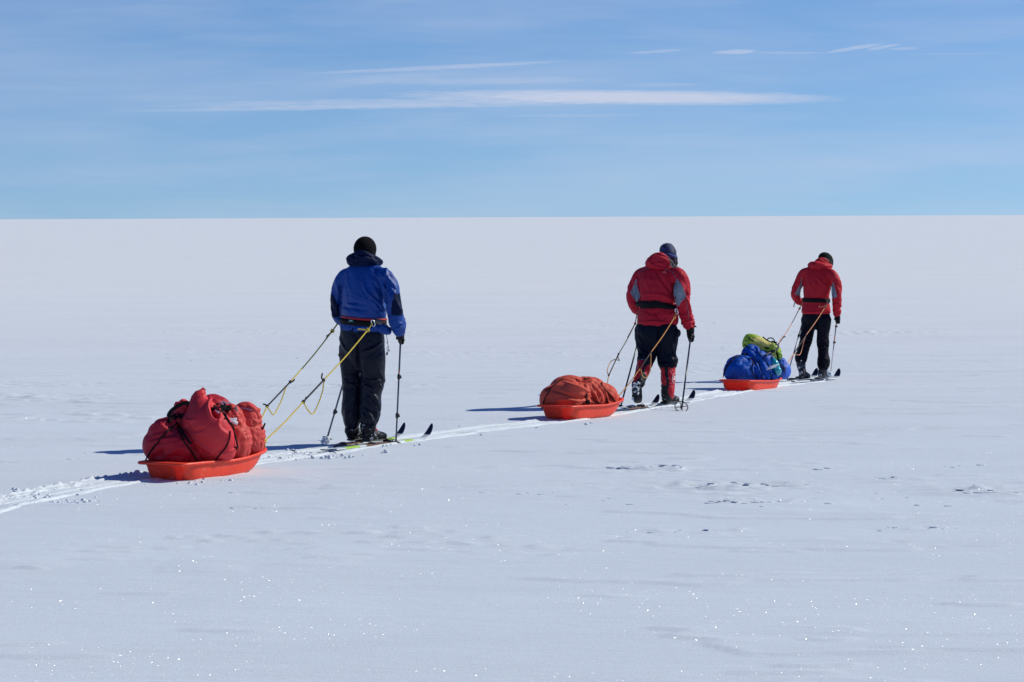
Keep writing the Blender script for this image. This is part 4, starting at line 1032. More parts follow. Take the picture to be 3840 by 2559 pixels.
# black strap loop standing up over the small bag, buckles and cord ends in the hollows
V, F = loft([(S1(x, y, 21.40), .004, .016) for x, y in ((745, 330), (680, 325), (600, 365), (520, 420), (475, 480), (480, 515), (520, 520))], (0, 1, 0), n=10); mesh_obj('strap', V, F, webbing, Fs)
rq = random.Random(4)
def clutter(c0, c1, D, n, mat, parent, name='buckle', s0=.012, s1_=.026, cb=None):
    parts = []
    for _ in range(n):
        t = rq.random(); c = np.array(S1(c0[0] + (c1[0] - c0[0]) * t + rq.uniform(-22, 22), c0[1] + (c1[1] - c0[1]) * t + rq.uniform(-28, 28), D + rq.uniform(-.02, .02)))
        d = np.array([rq.uniform(-1, 1), rq.uniform(-.4, .4), rq.uniform(-1, 1)]); d /= np.linalg.norm(d); s = rq.uniform(s0, s1_)
        dr = (Vector(tuple(c)) - CP).normalized(); ht = (cb or allb).ray_cast(CP, dr)[0]
        if ht is None: ht = (cb or allb).find_nearest(Vector(tuple(c)))[0]
        c = np.array(tuple(ht)) - np.array(tuple(dr)) * s * .3
        parts.append(loft([(c - d * s, s * .5, s * .3), (c, s * .7, s * .35), (c + d * s, s * .5, s * .3)], (0, 1, 0), n=8, sub=1))
    v, f = join(parts); return mesh_obj(name, v, f, mat, parent, smooth=False)
clutter((500, 530), (640, 500), 21.50, 12, webbing, Fs)
clutter((480, 560), (560, 600), 21.30, 5, webbing, As if False else A)
clutter((1050, 380), (1200, 400), 21.76, 12, webbing, Es)
clutter((1210, 395), (1265, 400), 21.82, 14, webbing, Es)
clutter((1330, 410), (1420, 430), 21.95, 4, plain('grey_toggle', (.16, .17, .19), .4), Ds, 'toggle', .010, .016)
lav = fabric('lavender_cord', (.22, .18, .34), .7, .2, 90, 0)
for a in ([(1160, 330), (1200, 310), (1240, 345), (1290, 320), (1280, 360), (1220, 365), (1170, 345)], [(1180, 350), (1230, 330), (1280, 345)]):
    lash(s1px(*a), .0045, lav, 21.4, 'cord_end', bv=bvh_of(Eb), parent=Es)
lash(s1px((1400, 408), (1440, 402), (1520, 410), (1580, 425)), .004, lav, 21.5, 'cord_end', bv=bvh_of(Db), parent=Ds)
white_tab = fabric('white_tab', (.62, .66, .70), .5, .2)
for a in ([(1275, 560), (1310, 575), (1385, 595)], [(1275, 548), (1320, 552), (1375, 545)], [(1290, 575), (1330, 585), (1380, 605)]):
    V, F = loft([(q, .012, .004) for q in drape(s1px(*a), bvh_of(Cb), 21.3, .006, n=4)], up3, n=8, sub=1); mesh_obj('white_tab', V, F, white_tab, Cs)
for a in ([(1100, 430), (1150, 460)], [(1190, 470), (1240, 500), (1230, 540)], [(1060, 410), (1120, 440), (1180, 450)]):
    V, F = loft([(q, .010, .003) for q in drape(s1px(*a), allb, 21.3, .006, n=4)], up3, n=8, sub=1); mesh_obj('strap', V, F, white_tab if a[0][0] == 1100 else webbing, Es)
# cord stitched through the hull
hb1 = bvh_of(bpy.data.objects['hull'])
for a in (((852, 1220), (866, 1200), (884, 1190)), ((972, 1215), (988, 1196), (1012, 1182))):
    lash(s1px(*a), .006, webbing, 21.0, bv=hb1, parent=sl1)
for a in (((1720, 870), (1735, 890), (1755, 888)), ((1660, 960), (1672, 940))):
    lash(s1px(*a), .006, webbing, 22.2, bv=hb1, parent=sl1)
cord('cord_end', [S1(1700, 700, 21.88), S1(1730, 665, 21.88), S1(1745, 635, 21.88), S1(1758, 602, 21.88)], .007, webbing, sl1)
for sh in ((1180, 1060), (1240, 1085), (1340, 965)): pass

# ------------------------------------------------------------------ tow ropes (yellow, black shock links)
TG = 'yellow tow ropes'
def tow(label, group, hip, knot_hip, k_up, k_low, end, loop, colours, r, kr, extra=(), hipm=None, cat='tow rope', tie=None):
    """hip carabiner -> knot -> long line -> upper knot -> shock link -> lower knot -> sled, with a slack safety loop"""
    root = empty('tow_rope', tuple(end)); tag(root, label, cat, group)
    main, dark = colours
    sag = lambda a, b, s: [a, (np.array(a) + np.array(b)) / 2 - np.array([0, 0, s]), b]
    parts = [tube(sag(knot_hip, k_up, .012), r, n=8, sub=6), tube(sag(k_low, end, .012), r, n=8, sub=6), tube(loop, r * .9, n=8, sub=6), knot(knot_hip, kr, np.array(hip) - np.array(knot_hip)), knot(end, kr, (1, 0, .4))]
    d = np.array(hip) - np.array(knot_hip); parts.append(tube([knot_hip, np.array(knot_hip) + d * .6, hip], r * 1.1, n=8, sub=4))
    if tie is not None: parts.append(tube([end, (np.array(end) + np.array(tie)) / 2 - np.array([0, 0, .01]), tie], r, n=7, sub=4))
    for e in extra: parts.append(tube(e, r, n=7, sub=4))
    v, f = join(parts); mesh_obj('line', v, f, main, root)
    dk = [tube([k_up, k_low], r * 1.25, n=8, sub=1), knot(k_up, kr * .8, np.array(k_up) - np.array(k_low)), knot(k_low, kr * .8, np.array(k_up) - np.array(k_low))]
    for e in hipm or ():
        v, f = tube(e, r * 1.1, n=7, sub=3); mesh_obj('cord_tail', v, f, dark, root)
    v, f = join(dk); mesh_obj('shock_link', v, f, dark, root)
    return root
def carabiner(c, u, w, s, parent, mat=steel):
    pts = [np.array(c) + np.array(u) * a * s + np.array(w) * b * s for a, b in ((0, -1), (.55, -.7), (.6, .3), (.25, 1), (-.25, 1), (-.5, .3), (-.4, -.7), (0, -1))]
    V, F = tube(pts, s * .17, n=8, sub=4); return mesh_obj('carabiner', V, F, mat, parent)
Q = lambda cx, cy, D: np.array(W(960 + cx / 3.015, 1180 + cy / 3.015, D))
hip = np.array(P(1396, 1214, -.33)); kh = np.array(P(1379, 1238, -.36)); e1 = np.array(pl1(1.0, .0, 0, .125, R(66))) + np.array([.0, 0, .02])
e1 = np.array(W(992, 1655, 21.80)); ku = Q(765, 742, 23.0); kl = Q(536, 986, 22.45)
t1 = tow('yellow tow rope hooked behind the right hip of the blue-jacketed skier, crossing the thigh', TG, hip, kh, ku, kl, e1,
    [ku, Q(755, 860, 22.97), Q(700, 1020, 22.9), Q(640, 1125, 22.8), Q(580, 1070, 22.7), kl], (yellow_rope, black_rope), .0062, .017,
    tie=pl1(.97, -.02, 0, .145, R(80)), extra=[[kh, kh + np.array([-.04, -.01, .004]), kh + np.array([-.085, -.02, .008])]], hipm=[[ku, Q(742, 720, 23.0), Q(750, 668, 23.0)], [kl, Q(560, 965, 22.65), Q(564, 938, 22.65)]])
carabiner(P(1399, 1213, -.33), (.8, 0, .5), (-.35, 0, 1), .026, t1)
hip2 = np.array(P(1266, 1214, .06)); kh2 = np.array(P(1247, 1241, .02)); ku2 = Q(388, 762, 23.35); kl2 = Q(126, 1038, 22.65); e2 = np.array(W(968, 1580, 22.55)); e2b = np.array(W(925, 1676, 21.92))
t2 = tow('yellow tow rope from the left hip of the blue-jacketed skier, ending behind the red sacks', TG, hip2, kh2, ku2, kl2, e2b,
    [ku2 + np.array([-.03, 0, -.03]), Q(330, 850, 23.3), Q(280, 990, 23.2), Q(205, 1128, 23.0), Q(165, 1100, 22.95), kl2], (yellow_rope, black_rope), .0058, .016,
    tie=pl1(.97, -.02, 0, .145, R(104)), hipm=[[hip2, kh2], [kh2 + np.array([.01, 0, 0]), Q(840, 215, 24.1), Q(800, 245, 24.1)], [kh2, Q(820, 235, 24.08), Q(785, 288, 24.05)], [ku2, Q(410, 760, 23.35), Q(435, 735, 23.35)], [kl2, Q(110, 1020, 22.9), Q(82, 1014, 22.9)]])
# ================================================================== SECOND SKIER (red jacket, fur-trimmed hood)
f2 = Figure(29.9, R(30), 339, None); P = f2.P; LT, FW, UP = f2.lat, f2.fwd, f2.up
C5 = lambda cx, cy, d=0: P(2320 + cx / 4.612, 900 + cy / 4.612, d)
C6 = lambda cx, cy, d=0: P(2300 + cx / 4.3556, 1200 + cy / 4.3556, d)
red2 = fabric('red_insulated_jacket', (.46, .012, .032), .6, .5, 18, .0, .15)
grey2 = fabric('grey_jacket_panel', (.20, .24, .30), .6, .4, 24, .0)
trous2 = fabric('navy_black_trousers', (.003, .006, .017), .6, .45, 22, 0, .12)
gaiter_red = fabric('red_gaiter_cloth', (.50, .010, .025), .55, .4, 26, .02, frost=.02)
man2 = empty('person', tuple(G(2460, 1524))); tag(man2, 'person in red jacket with grey underarm panels, fur-trimmed hood and red gaiters, skiing', 'person')
s2 = lambda n: n / 339.0
arm_r = [(C5(930, 545, -.06), .055, .055), (C5(1020, 610, -.14), .085, .085), (C5(1085, 720, -.18), .090, .088), (C5(1100, 850, -.20), .088, .086), (C5(1095, 970, -.20), .082, .082),
         (C5(1110, 1080, -.18), .074, .074), (C5(1140, 1220, -.14), .066, .066), (C5(1185, 1380, -.10), .062, .062), (C5(1225, 1480, -.06), .056, .054)]
arm_l = [(C5(480, 540, .06), .055, .055), (C5(390, 620, .12), .085, .085), (C5(330, 740, .14), .085, .085), (C5(280, 850, .15), .080, .082), (C5(255, 950, .15), .072, .076),
         (C5(255, 1050, .16), .066, .068), (C5(280, 1150, .20), .058, .060), (C5(340, 1230, .30), .050, .052), (C5(420, 1290, .42), .044, .044)]
tor = [(C5(690, 470, .10), .10, .10), (C5(685, 510, .08), .20, .115), (C5(680, 560, .06), .245, .140), (C5(670, 680, .03), .245, .165), (C5(660, 820, .01), .235, .175),
       (C5(655, 960, 0), .228, .172), (C5(655, 1060, -.01), .228, .165), (C5(660, 1120, -.01), .205, .150), (C5(665, 1170, -.01), .208, .150), (C5(670, 1250, -.01), .225, .165),
       (C5(672, 1360, -.01), .235, .172), (C5(672, 1440, -.01), .236, .175)]
thin = lambda L, k=.78: [(c, a * k, b * k) for c, a, b in L]
legs2 = [[(C6(860, 150, -.10), .125, .135), (C6(880, 300, -.10), .115, .130), (C6(870, 430, -.08), .108, .120), (C6(870, 560, -.07), .102, .112), (C6(885, 650, -.07), .104, .108), (C6(885, 760, -.08), .094, .100)],
         [(C6(540, 150, .07), .125, .135), (C6(540, 300, .06), .120, .135), (C6(555, 430, .03), .110, .125), (C6(560, 540, .00), .096, .110), (C6(535, 640, -.05), .088, .098), (C6(515, 720, -.12), .082, .090)]]
shin2 = [[(C6(885, 740, -.08), .088, .092), (C6(893, 860, -.10), .078, .084), (C6(893, 1000, -.12), .074, .080), (C6(890, 1120, -.13), .070, .076), (C6(885, 1230, -.13), .066, .072)],
         [(C6(520, 690, -.12), .080, .084), (C6(490, 800, -.19), .078, .082), (C6(455, 900, -.27), .068, .074), (C6(425, 1010, -.33), .060, .066)]]
grip2 = np.array(C6(1268, 250, -.04)); tip2 = np.array(G(2555, 1541)); tip2[2] -= .01; gax2 = (tip2 - grip2) / np.linalg.norm(tip2 - grip2)
handp2 = hand(f2, grip2, P(2600, 1245, -.05) - C5(1140, 1220, -.14), 1, 1, gax2)
bd2, hq2, hB2 = build_body(f2, man2, C5(868, 290, .19), .50, .15, thin(tor[:-1], .75), [thin(arm_r, .6), thin(arm_l, .6)], [thin(legs2[0], .6) + thin(shin2[0], .6), thin(legs2[1], .6) + thin(shin2[1], .6)],
    [loft([(C5(420, 1290, .42), .032, .032), (C5(450, 1330, .50), .034, .022)], LT, n=12)])
V, F = remesh([loft(tor, LT, n=36, sub=4), loft(arm_r, FW, n=24, sub=4), loft(arm_l, FW, n=24, sub=4)], .009, 7)
V = folds(V, F, [dict(c=C5(1110, 1150, -.16), r=(.14, .3, .30), d=(.8, 0, .5), wl=.055, a=.014, seed=12), dict(c=C5(1210, 1400, -.08), r=(.12, .3, .14), d=(1, 0, .3), wl=.038, a=.016, seed=13),
                 dict(c=C5(1080, 800, -.18), r=(.14, .3, .22), d=(.4, 0, -1), wl=.06, a=.012, seed=14), dict(c=C5(280, 1000, .16), r=(.13, .3, .28), d=(.5, 0, -1), wl=.055, a=.012, seed=15),
                 dict(c=C5(660, 760, 0), r=(.28, .3, .26), d=(.55, 0, -1), wl=.085, a=.008, seed=16), dict(c=C5(660, 1040, 0), r=(.28, .3, .10), d=LT, wl=.05, a=.011, seed=17),
                 dict(c=C5(670, 1290, 0), r=(.30, .3, .14), d=LT + UP * .6, wl=.06, a=.010, seed=18)])
J = lambda *a: [C5(x, y) for x, y in a]
V = strokes(V, F, [(J((640, 560), (740, 700), (850, 850), (940, 960)), .014, -.010), (J((330, 600), (330, 800), (350, 1000), (320, 1120)), .014, -.022), (J((960, 600), (950, 800), (940, 960), (985, 1130)), .014, -.020),
                   (J((400, 940), (600, 930), (760, 960), (900, 1030)), .02, .010), (J((470, 1220), (560, 1270), (700, 1230)), .016, -.010), (J((590, 1230), (640, 1300), (700, 1370)), .012, -.012),
                   (J((330, 1425), (600, 1405), (900, 1425)), .012, .012), (J((860, 1300), (940, 1270), (1000, 1290)), .012, .010), (J((1130, 960), (1190, 1100), (1240, 1240)), .010, .012),
                   (J((310, 555), (500, 495), (700, 505), (940, 570)), .008, -.006)])
mid = faces_mid(V, F); fmj = np.zeros(len(F), int)
fmj[in_poly(mid, J((985, 660), (950, 760), (938, 870), (948, 1000), (1000, 1150), (1070, 1050), (1140, 970), (1100, 850), (1045, 740)))] = 1
fmj[in_poly(mid, J((322, 640), (265, 790), (208, 920), (270, 1020), (322, 1090), (368, 960), (335, 850), (315, 760)))] = 1
jacket2 = mesh_obj('jacket', V, F, [red2, grey2], man2, fm=fmj)
j2b = bvh_of(jacket2)
# grey piping
pip = fabric('grey_piping', (.10, .11, .15), .6, .1)
def piping(pxs, D, bv, m, parent, r=.003):
    pts = drape(pxs, bv, D, r * .6, n=8); V, F = tube(pts, r, n=6, sub=1); return mesh_obj('piping', V, F, m, parent)
c5 = lambda *a: [(2320 + x / 4.612, 900 + y / 4.612) for x, y in a]
c6 = lambda *a: [(2300 + x / 4.3556, 1200 + y / 4.3556) for x, y in a]
piping(c5((345, 590), (420, 520), (560, 492), (720, 505), (850, 520), (945, 575), (990, 680), (1045, 760), (1100, 860), (1145, 975)), 29.8, j2b, pip, man2)
piping(c5((1145, 975), (1170, 1060), (1185, 1160), (1205, 1280), (1200, 1380)), 29.7, j2b, pip, man2)
# mark on the shoulder blade: a small pale-red swoop
mark2 = fabric('pale_red_print', (.75, .12, .12), .5, .05)
decal('shoulder_mark', c5((745, 565), (770, 548), (790, 556), (800, 528), (812, 530), (825, 580), (808, 585), (790, 572), (765, 574)), j2b, 29.8, mark2, man2, .004)
# belt
_v, _f = loft(tor, LT, n=36, sub=4); jb = BVHTree.FromPolygons([Vector(tuple(q)) for q in _v], _f)
cen = C5(663, 1140, -.01)
zb2 = lambda a: C5(663, 1142, 0)[2] + .030 * max(0, math.sin(-a - .1)) ** 2 - .010 * math.cos(a)
wb2 = band('waist_belt', cen, LT, FW, zb2, .058, jb, .012, webbing, man2, off=.004)
bpp = drape(c5((400, 1158), (500, 1125), (610, 1108), (740, 1118), (880, 1140)), j2b, 29.8, .012, n=4)
V, F = loft([(q, .018 + .024 * math.sin(math.pi * i / (len(bpp) - 1)), .012) for i, q in enumerate(bpp)], UP, n=16, sub=1)
mesh_obj('belt_pad', V, F, webbing, man2)
# hood lying on the back, with its fur ruff
V, F = remesh([loft([(C5(545, 420, .02), .040, .06), (C5(600, 390, -.03), .075, .08), (C5(690, 380, -.06), .098, .085), (C5(770, 400, -.05), .082, .08), (C5(835, 432, -.01), .045, .06)], UP, n=26),
               loft([(C5(640, 345, .08), .045, .06), (C5(730, 330, .06), .05, .06), (C5(815, 385, .07), .04, .05)], UP, n=18)], .008, 6)
V = folds(V, F, [dict(c=C5(700, 380, -.04), r=.24, d=(1, .1, -.4), wl=.07, a=.010, seed=25)])
V = strokes(V, F, [(J((570, 440), (650, 470), (760, 475), (880, 440)), .016, .012), (J((800, 340), (850, 380), (890, 430)), .012, .012), (J((540, 400), (640, 360), (760, 380)), .012, -.008)])
mesh_obj('hood', V, F, red2, man2)
fur_m = plain('pale_fur', (.50, .44, .38), .9, 0, .1, 200, .3); fur_d = plain('dark_fur', (.05, .04, .035), .9, 0, .1)
path = catmull([C5(690, 250, .0), C5(760, 272, -.04), C5(830, 308, -.07), (C5(890, 370, -.10)), C5(935, 430, -.11), C5(985, 478, -.13), C5(1045, 520, -.14)], 12)
fur = []; furd = []
rf = random.Random(8)
for i in range(520):
    k = rf.randrange(len(path) - 1); c = path[k] + (path[k + 1] - path[k]) * rf.random()
    d = np.array([rf.gauss(0, 1), rf.gauss(0, .7), rf.gauss(.1, 1)]); d /= np.linalg.norm(d); l = rf.uniform(.022, .042)
    w = np.cross(d, [rf.gauss(0, 1), 1, .2]); w /= np.linalg.norm(w); b = .0032
    (fur if rf.random() < .72 else furd).append(([c - w * b, c + w * b, c + d * l * .6 + w * b * .7, c + d * l + np.array([0, 0, -.004]), c + d * l * .6 - w * b * .7], [[0, 1, 2, 3, 4]]))
v, f = join(fur + furd); fmx = [0] * len(fur) + [1] * len(furd)
mesh_obj('fur_trim', v, f, [fur_m, fur_d], man2, fm=fmx, smooth=False)
# patterned cap with ear flaps
capm, nt = nodes_of('blue_patterned_cap')
g = N_(nt, 'ShaderNodeNewGeometry'); mp = N_(nt, 'ShaderNodeMapping', {'Vector': g.outputs['Position'], 'Rotation': (0, R(24), 0), 'Scale': (.35, 1, 1)})
nz = N_(nt, 'ShaderNodeTexNoise', {'Vector': mp.outputs[0], 'Scale': 42.0, 'Detail': 3.0, 'Distortion': 1.5})
cr = N_(nt, 'ShaderNodeValToRGB', {'Fac': nz.outputs['Fac']}); el_ = cr.color_ramp.elements
cr.color_ramp.interpolation = 'CONSTANT'; el_[0].position = 0; el_[0].color = (.010, .010, .025, 1); el_[1].position = .50; el_[1].color = (.02, .06, .30, 1)
for p_, c_ in ((.56, (.015, .015, .035, 1)), (.60, (.16, .13, .12, 1)), (.63, (.012, .012, .03, 1))):
    e_ = el_.new(p_); e_.color = c_
pb = N_(nt, 'ShaderNodeBsdfPrincipled', {'Base Color': cr.outputs[0], 'Roughness': .75}); oo = N_(nt, 'ShaderNodeOutputMaterial'); nt.links.new(pb.outputs[0], oo.inputs[0])
V, F = remesh([ball(C5(848, 205, .19), .085, .10, .080, hB2), loft([(C5(835, 150, .19), .080, .092), (C5(850, 215, .18), .090, .10), (C5(866, 262, .18), .088, .098)], LT, n=24)], .007, 4)
V = folds(V, F, [dict(c=C5(848, 190, .19), r=.16, d=(1, 0, -.4), wl=.05, a=.005, seed=4)])
mesh_obj('cap', V, F, capm, man2)
V, F = remesh([loft([(C5(750, 232, .12), .012, .02), (C5(840, 240, .09), .012, .02), (C5(940, 282, .10), .014, .03), (C5(985, 300, .2), .012, .02)], UP, n=12)], .006, 2)
mesh_obj('cap_band', V, F, fabric('blue_cap_band', (.03, .07, .26), .7, .2), man2)
V, F = remesh([ball(C5(955, 345, .19), .040, .045, .065, hB2), ball(C5(975, 395, .21), .032, .04, .04, hB2), ball(C5(890, 330, .16), .07, .06, .06, hB2)], .007, 4)
mesh_obj('ear_flap', V, F, fabric('dark_purple_fleece', (.020, .012, .028), .9, .3, 60, .05), man2)
# trousers and gaiters
V, F = remesh([loft([(C6(690, 40, 0), .205, .155), (C6(695, 110, 0), .225, .170), (C6(700, 220, -.01), .225, .175), (C6(700, 320, -.01), .20, .155)], LT, n=32)] + [loft(l, LT, n=26, sub=4) for l in legs2] +
              [ball(C6(1040, 215, -.16), .045, .05, .045)], .009, 6)
V = folds(V, F, [dict(c=C6(885, 680, -.07), r=(.16, .3, .12), d=LT + UP * .1, wl=.032, a=.015, seed=31), dict(c=C6(520, 560, -.02), r=(.18, .3, .20), d=(.7, 0, -.6), wl=.05, a=.012, seed=32),
                 dict(c=C6(940, 400, -.1), r=(.14, .3, .3), d=(0, 0, 1), wl=.045, a=.010, seed=33), dict(c=C6(560, 250, .05), r=(.22, .3, .3), d=(1, 0, -.35), wl=.07, a=.009, seed=34)])
KK = lambda *a: [C6(x, y) for x, y in a]
V = strokes(V, F, [(KK((720, 120), (715, 300), (725, 420)), .014, -.024), (KK((930, 300), (950, 450), (985, 560)), .012, .012), (KK((920, 610), (960, 630), (1030, 640)), .012, .012), (KK((400, 450), (450, 480), (480, 530)), .012, .012)])
mesh_obj('trousers', V, F, trous2, man2)
gm = [gaiter_red, fabric('black_gaiter_cloth', (.008, .009, .014), .55, .4, 26, 0, frost=.03)]
for side, l in enumerate(shin2):
    ext = [(C6(885, 1270, -.10), .062, .075)] if side == 0 else [(C6(415, 1050, -.34), .058, .064)]
    V, F = remesh([loft(l + ext, LT, n=24, sub=4)], .007, 4)
    V = folds(V, F, [dict(c=(np.array(l[1][0]) + np.array(l[-1][0])) / 2, r=.26, d=(.8, 0, -.5), wl=.045, a=.006, seed=41 + side)])
    mid = faces_mid(V, F); fmg = np.ones(len(F), int)
    polys = [((880, 700), (1080, 700), (1080, 1240), (950, 1285), (880, 1180), (890, 1000), (880, 850)), ((740, 740), (815, 740), (830, 900), (850, 960), (850, 1050), (740, 1040))] if side == 0 else \
            [((350, 640), (480, 640), (480, 740), (440, 800), (400, 900), (300, 1010), (300, 800)), ((510, 745), (590, 700), (640, 700), (640, 850), (560, 930), (500, 850), (480, 790))]
    for pl in polys: fmg[in_poly(mid, KK(*pl))] = 0
    if side == 0: fmg[(mid[:, 1] > C6(885, 800, -.02)[1])] = 0
    gt = mesh_obj('gaiter', V, F, gm, man2, fm=fmg)
    gb = bvh_of(gt); white_p = plain('pale_print', (.75, .62, .64), .6, 0, .3)
    if side == 0:
        rp = c6((1010, 870), (985, 885), (965, 935), (960, 980), (972, 1020), (995, 1040))
        V, F = tube(drape(rp, gb, 29.8, .002), .0035, n=6, sub=1); mesh_obj('gaiter_mark', V, F, white_p, gt)
        decal('gaiter_mark', c6((988, 925), (1000, 912), (1004, 935), (992, 955), (1004, 962), (998, 990), (975, 985), (980, 955)), gb, 29.8, white_p, gt, .003)
    else:
        V, F = tube(drape(c6((375, 800), (380, 765), (400, 755), (408, 775), (395, 800)), gb, 29.8, .002), .0025, n=6, sub=1); mesh_obj('gaiter_mark', V, F, white_p, gt)
# boots: the right flat on its ski, the left heel raised and the sole turned to the camera
zs = float(g0(29.9)) + .03
bo, d_, l_, u_ = boot(f2, atz(P(2492, 1526, -.12), zs), atz(P(2492, 1526, -.12), zs) + FW * .31, C6(885, 1260, -.12), .058, root=man2)
hl = np.array(C6(370, 1110, -.42)); toe = np.array(C6(395, 1400, -.16)); toe[2] = zs + .03
boot(f2, hl + (hl - toe) * .0, toe + (toe - hl) * .12, C6(425, 1010, -.30), .060, root=man2, mat=boot_m)
for a in (((330, 1040), (390, 1050)), ((320, 1110), (345, 1080), (400, 1110), (405, 1160)), ((335, 1180), (365, 1165)), ((310, 1280), (325, 1310)), ((400, 1190), (405, 1220)), ((395, 1020), (430, 1040))):
    V, F = tube([C6(x, y, -.46) for x, y in a], .010, n=7, sub=3); 
    V = np.array(V); V = V + .006 * np.stack([pn(V * 60), pn(V * 60 + 9), pn(V * 60 + 19)], 1)
    mesh_obj('boot_snow', V, F, SNOW_T, man2)
V, F = remesh(handp2 + [loft([(C5(1225, 1470, -.06), .052, .05), (C6(1262, 200, -.05), .046, .044)], FW, n=16)], .0048, 2); mesh_obj('glove', V, F, glove_m, man2)
V, F = remesh([loft([(C5(400, 1280, .40), .045, .042), (C5(440, 1330, .50), .045, .035)], LT, n=14)] + hand(f2, C5(450, 1335, .53), (.7, .7, 0), 1, 1, (-.1, -.2, -1)), .005, 2); mesh_obj('glove', V, F, glove_m, man2)
cord('cuff_toggle', [C6(1305, 90, -.08), C6(1330, 100, -.08), C6(1352, 116, -.08)], .008, rubber, man2)
V, F = loft([(C6(1240, 165, -.08), .016, .008), (C6(1275, 140, -.10), .018, .008), (C6(1320, 105, -.08), .016, .008)], UP, n=10); mesh_obj('cuff_strap', V, F, webbing, man2)
# poles and skis
ski_pole('black ski pole with spoked wheel basket in the right glove of the fur-hooded skier', grip2 - gax2 * .055, tip2, .13, [(0, 1, black_cloth if False else plain('black_pole_paint', (.008, .010, .03), .3))],
         (), ('wheel', .070, W(2555, 1526, float(tip2[1]) - .02), (.12, -.75, .60)), PG, shaft_r=.0095)
g2 = np.array(C5(450, 1335, .53)); tp2_ = np.array(G(2324, 1528)); tp2_[2] -= .03; a2 = (tp2_ - g2) / np.linalg.norm(tp2_ - g2)
ski_pole('black ski pole slanting down beside the left leg of the fur-hooded skier', g2 - a2 * .055, tp2_, .13, [(0, 1, MATS['black_pole_paint'])], (), ('solid', .048, tp2_ - a2 * .045, -a2), PG, shaft_r=.0095)
tr2, tt2 = np.array(G(2608, 1509)), None
ski('dark ski carrying the right boot of the fur-hooded skier, pale powder over its deck', gz(np.array(tr2) - FW * 1.72), gz(tr2), .47,
    [(0, .30, ski_white), (.30, .42, ski_black), (.42, .60, ski_black), (.60, .93, ski_white), (.93, 1, ski_black)], SG, h=.12)
tl2 = np.array(G(2474, 1526))
ski('dark ski under the raised left heel of the fur-hooded skier', (lambda q: (q[0], q[1], float(g0(q[1])) - .004))(tl2 - FW * 1.72), gz(tl2), .66,
    [(0, .30, ski_white), (.30, .55, ski_black), (.55, .8, ski_brown), (.8, .93, ski_white), (.93, 1, ski_black)], SG, h=.12)

# ------------------------------------------------------------------ second sled
tan_bag = fabric('sun_faded_brick_tarp', (.58, .085, .055), .62, .6, 16, .0, .15, .14)
dk_bag = tan_bag
sl2, pl2, fr2 = sled('orange-red plastic sled with one rounded brick-red load, second in the line', on((.45, 27.55), .004), on((1.06, 28.52), .004), .47, .14, pulk_m, 'sleds pulled in a line')
S7 = lambda cx, cy, D=28.1: W(2000 + cx / 6.536, 1380 + cy / 6.536, D)
L1 = math.atan2(fr2[1][0], fr2[1][1]); la = np.array([math.cos(L1), -math.sin(L1), 0]); fa = np.array([math.sin(L1), math.cos(L1), 0]); BB = basis(la, fa, up3)
parts = [box_blob(S7(760, 760, 27.85), .235, .24, .155, .75, B=BB), ball(S7(860, 480, 28.0), .18, .22, .12, BB), box_blob(S7(1200, 660, 28.15), .20, .26, .175, .75, B=BB), box_blob(S7(1650, 780, 28.4), .17, .22, .13, .8, B=BB), box_blob(S7(880, 560, 27.82), .20, .18, .085, .7, B=BB),
         ball(S7(1350, 500, 28.25), .17, .2, .11, BB), ball(S7(1640, 640, 28.4), .19, .17, .12, BB)]
Hs, Hb = sack('covered_load', 'rounded brick-red cargo bundle under cords on the second sled', parts,
    [dict(c=S7(700, 850), r=(.42, .5, .24), d=la + up3 * .3, wl=.085, a=.016, seed=91), dict(c=S7(1550, 720), r=(.26, .5, .36), d=(.35, 0, -1), wl=.055, a=.014, seed=92),
     dict(c=S7(1000, 420), r=(.36, .5, .18), d=(1, 0, -.4), wl=.06, a=.012, seed=93), dict(c=S7(1400, 850), r=(.14, .5, .16), d=(.2, 0, -1), wl=.035, a=.018, seed=94)],
    [([S7(*q) for q in a], w, h) for a, w, h in [
        (((470, 490), (650, 520), (900, 620), (1080, 700), (1240, 690), (1330, 600)), .012, -.022), (((740, 300), (900, 360), (1100, 420), (1280, 480), (1340, 560)), .014, .016),
        (((1000, 240), (1130, 330), (1230, 340), (1260, 430), (1330, 500)), .012, -.016), (((430, 760), (650, 700), (900, 720), (1150, 720), (1290, 770)), .014, .014),
        (((300, 830), (600, 850), (900, 760)), .014, -.012), (((1390, 440), (1480, 620), (1560, 800), (1570, 900)), .010, .014), (((1480, 430), (1620, 600), (1700, 800)), .010, .012),
        (((1600, 400), (1720, 560), (1800, 720), (1840, 860)), .010, .012), (((1710, 540), (1850, 630), (1990, 760)), .010, .014), (((1330, 770), (1440, 830), (1520, 920)), .010, .014),
        (((1290, 640), (1400, 560), (1440, 640), (1380, 740)), .012, -.018), (((320, 540), (340, 620), (260, 800)), .012, .010)]], tan_bag, voxel=.010)
hb = bvh_of(Hb, ); s7 = lambda *a: [(2000 + x / 6.536, 1380 + y / 6.536) for x, y in a]
for a in (((480, 470), (400, 560), (340, 650), (270, 820), (225, 940), (215, 1020)), ((1650, 380), (1720, 500), (1850, 620), (1950, 760), (2045, 868)), ((1560, 820), (1620, 880), (1680, 950)),
          ((1790, 740), (1815, 820), (1822, 915)), ((1290, 640), (1300, 760), (1340, 860), (1410, 975)), ((300, 560), (480, 470), (600, 370), (720, 280)), ((1240, 265), (1300, 275), (1360, 290))):
    lash(s7(*a), .0055, webbing, 27.9, bv=hb, parent=sl2)
lash(s7((250, 985), (450, 990), (700, 985), (950, 960), (1180, 935)), .004, cordm, 27.6, bv=hb, parent=sl2)
hb2 = bvh_of(sl2.children[0], Hb)
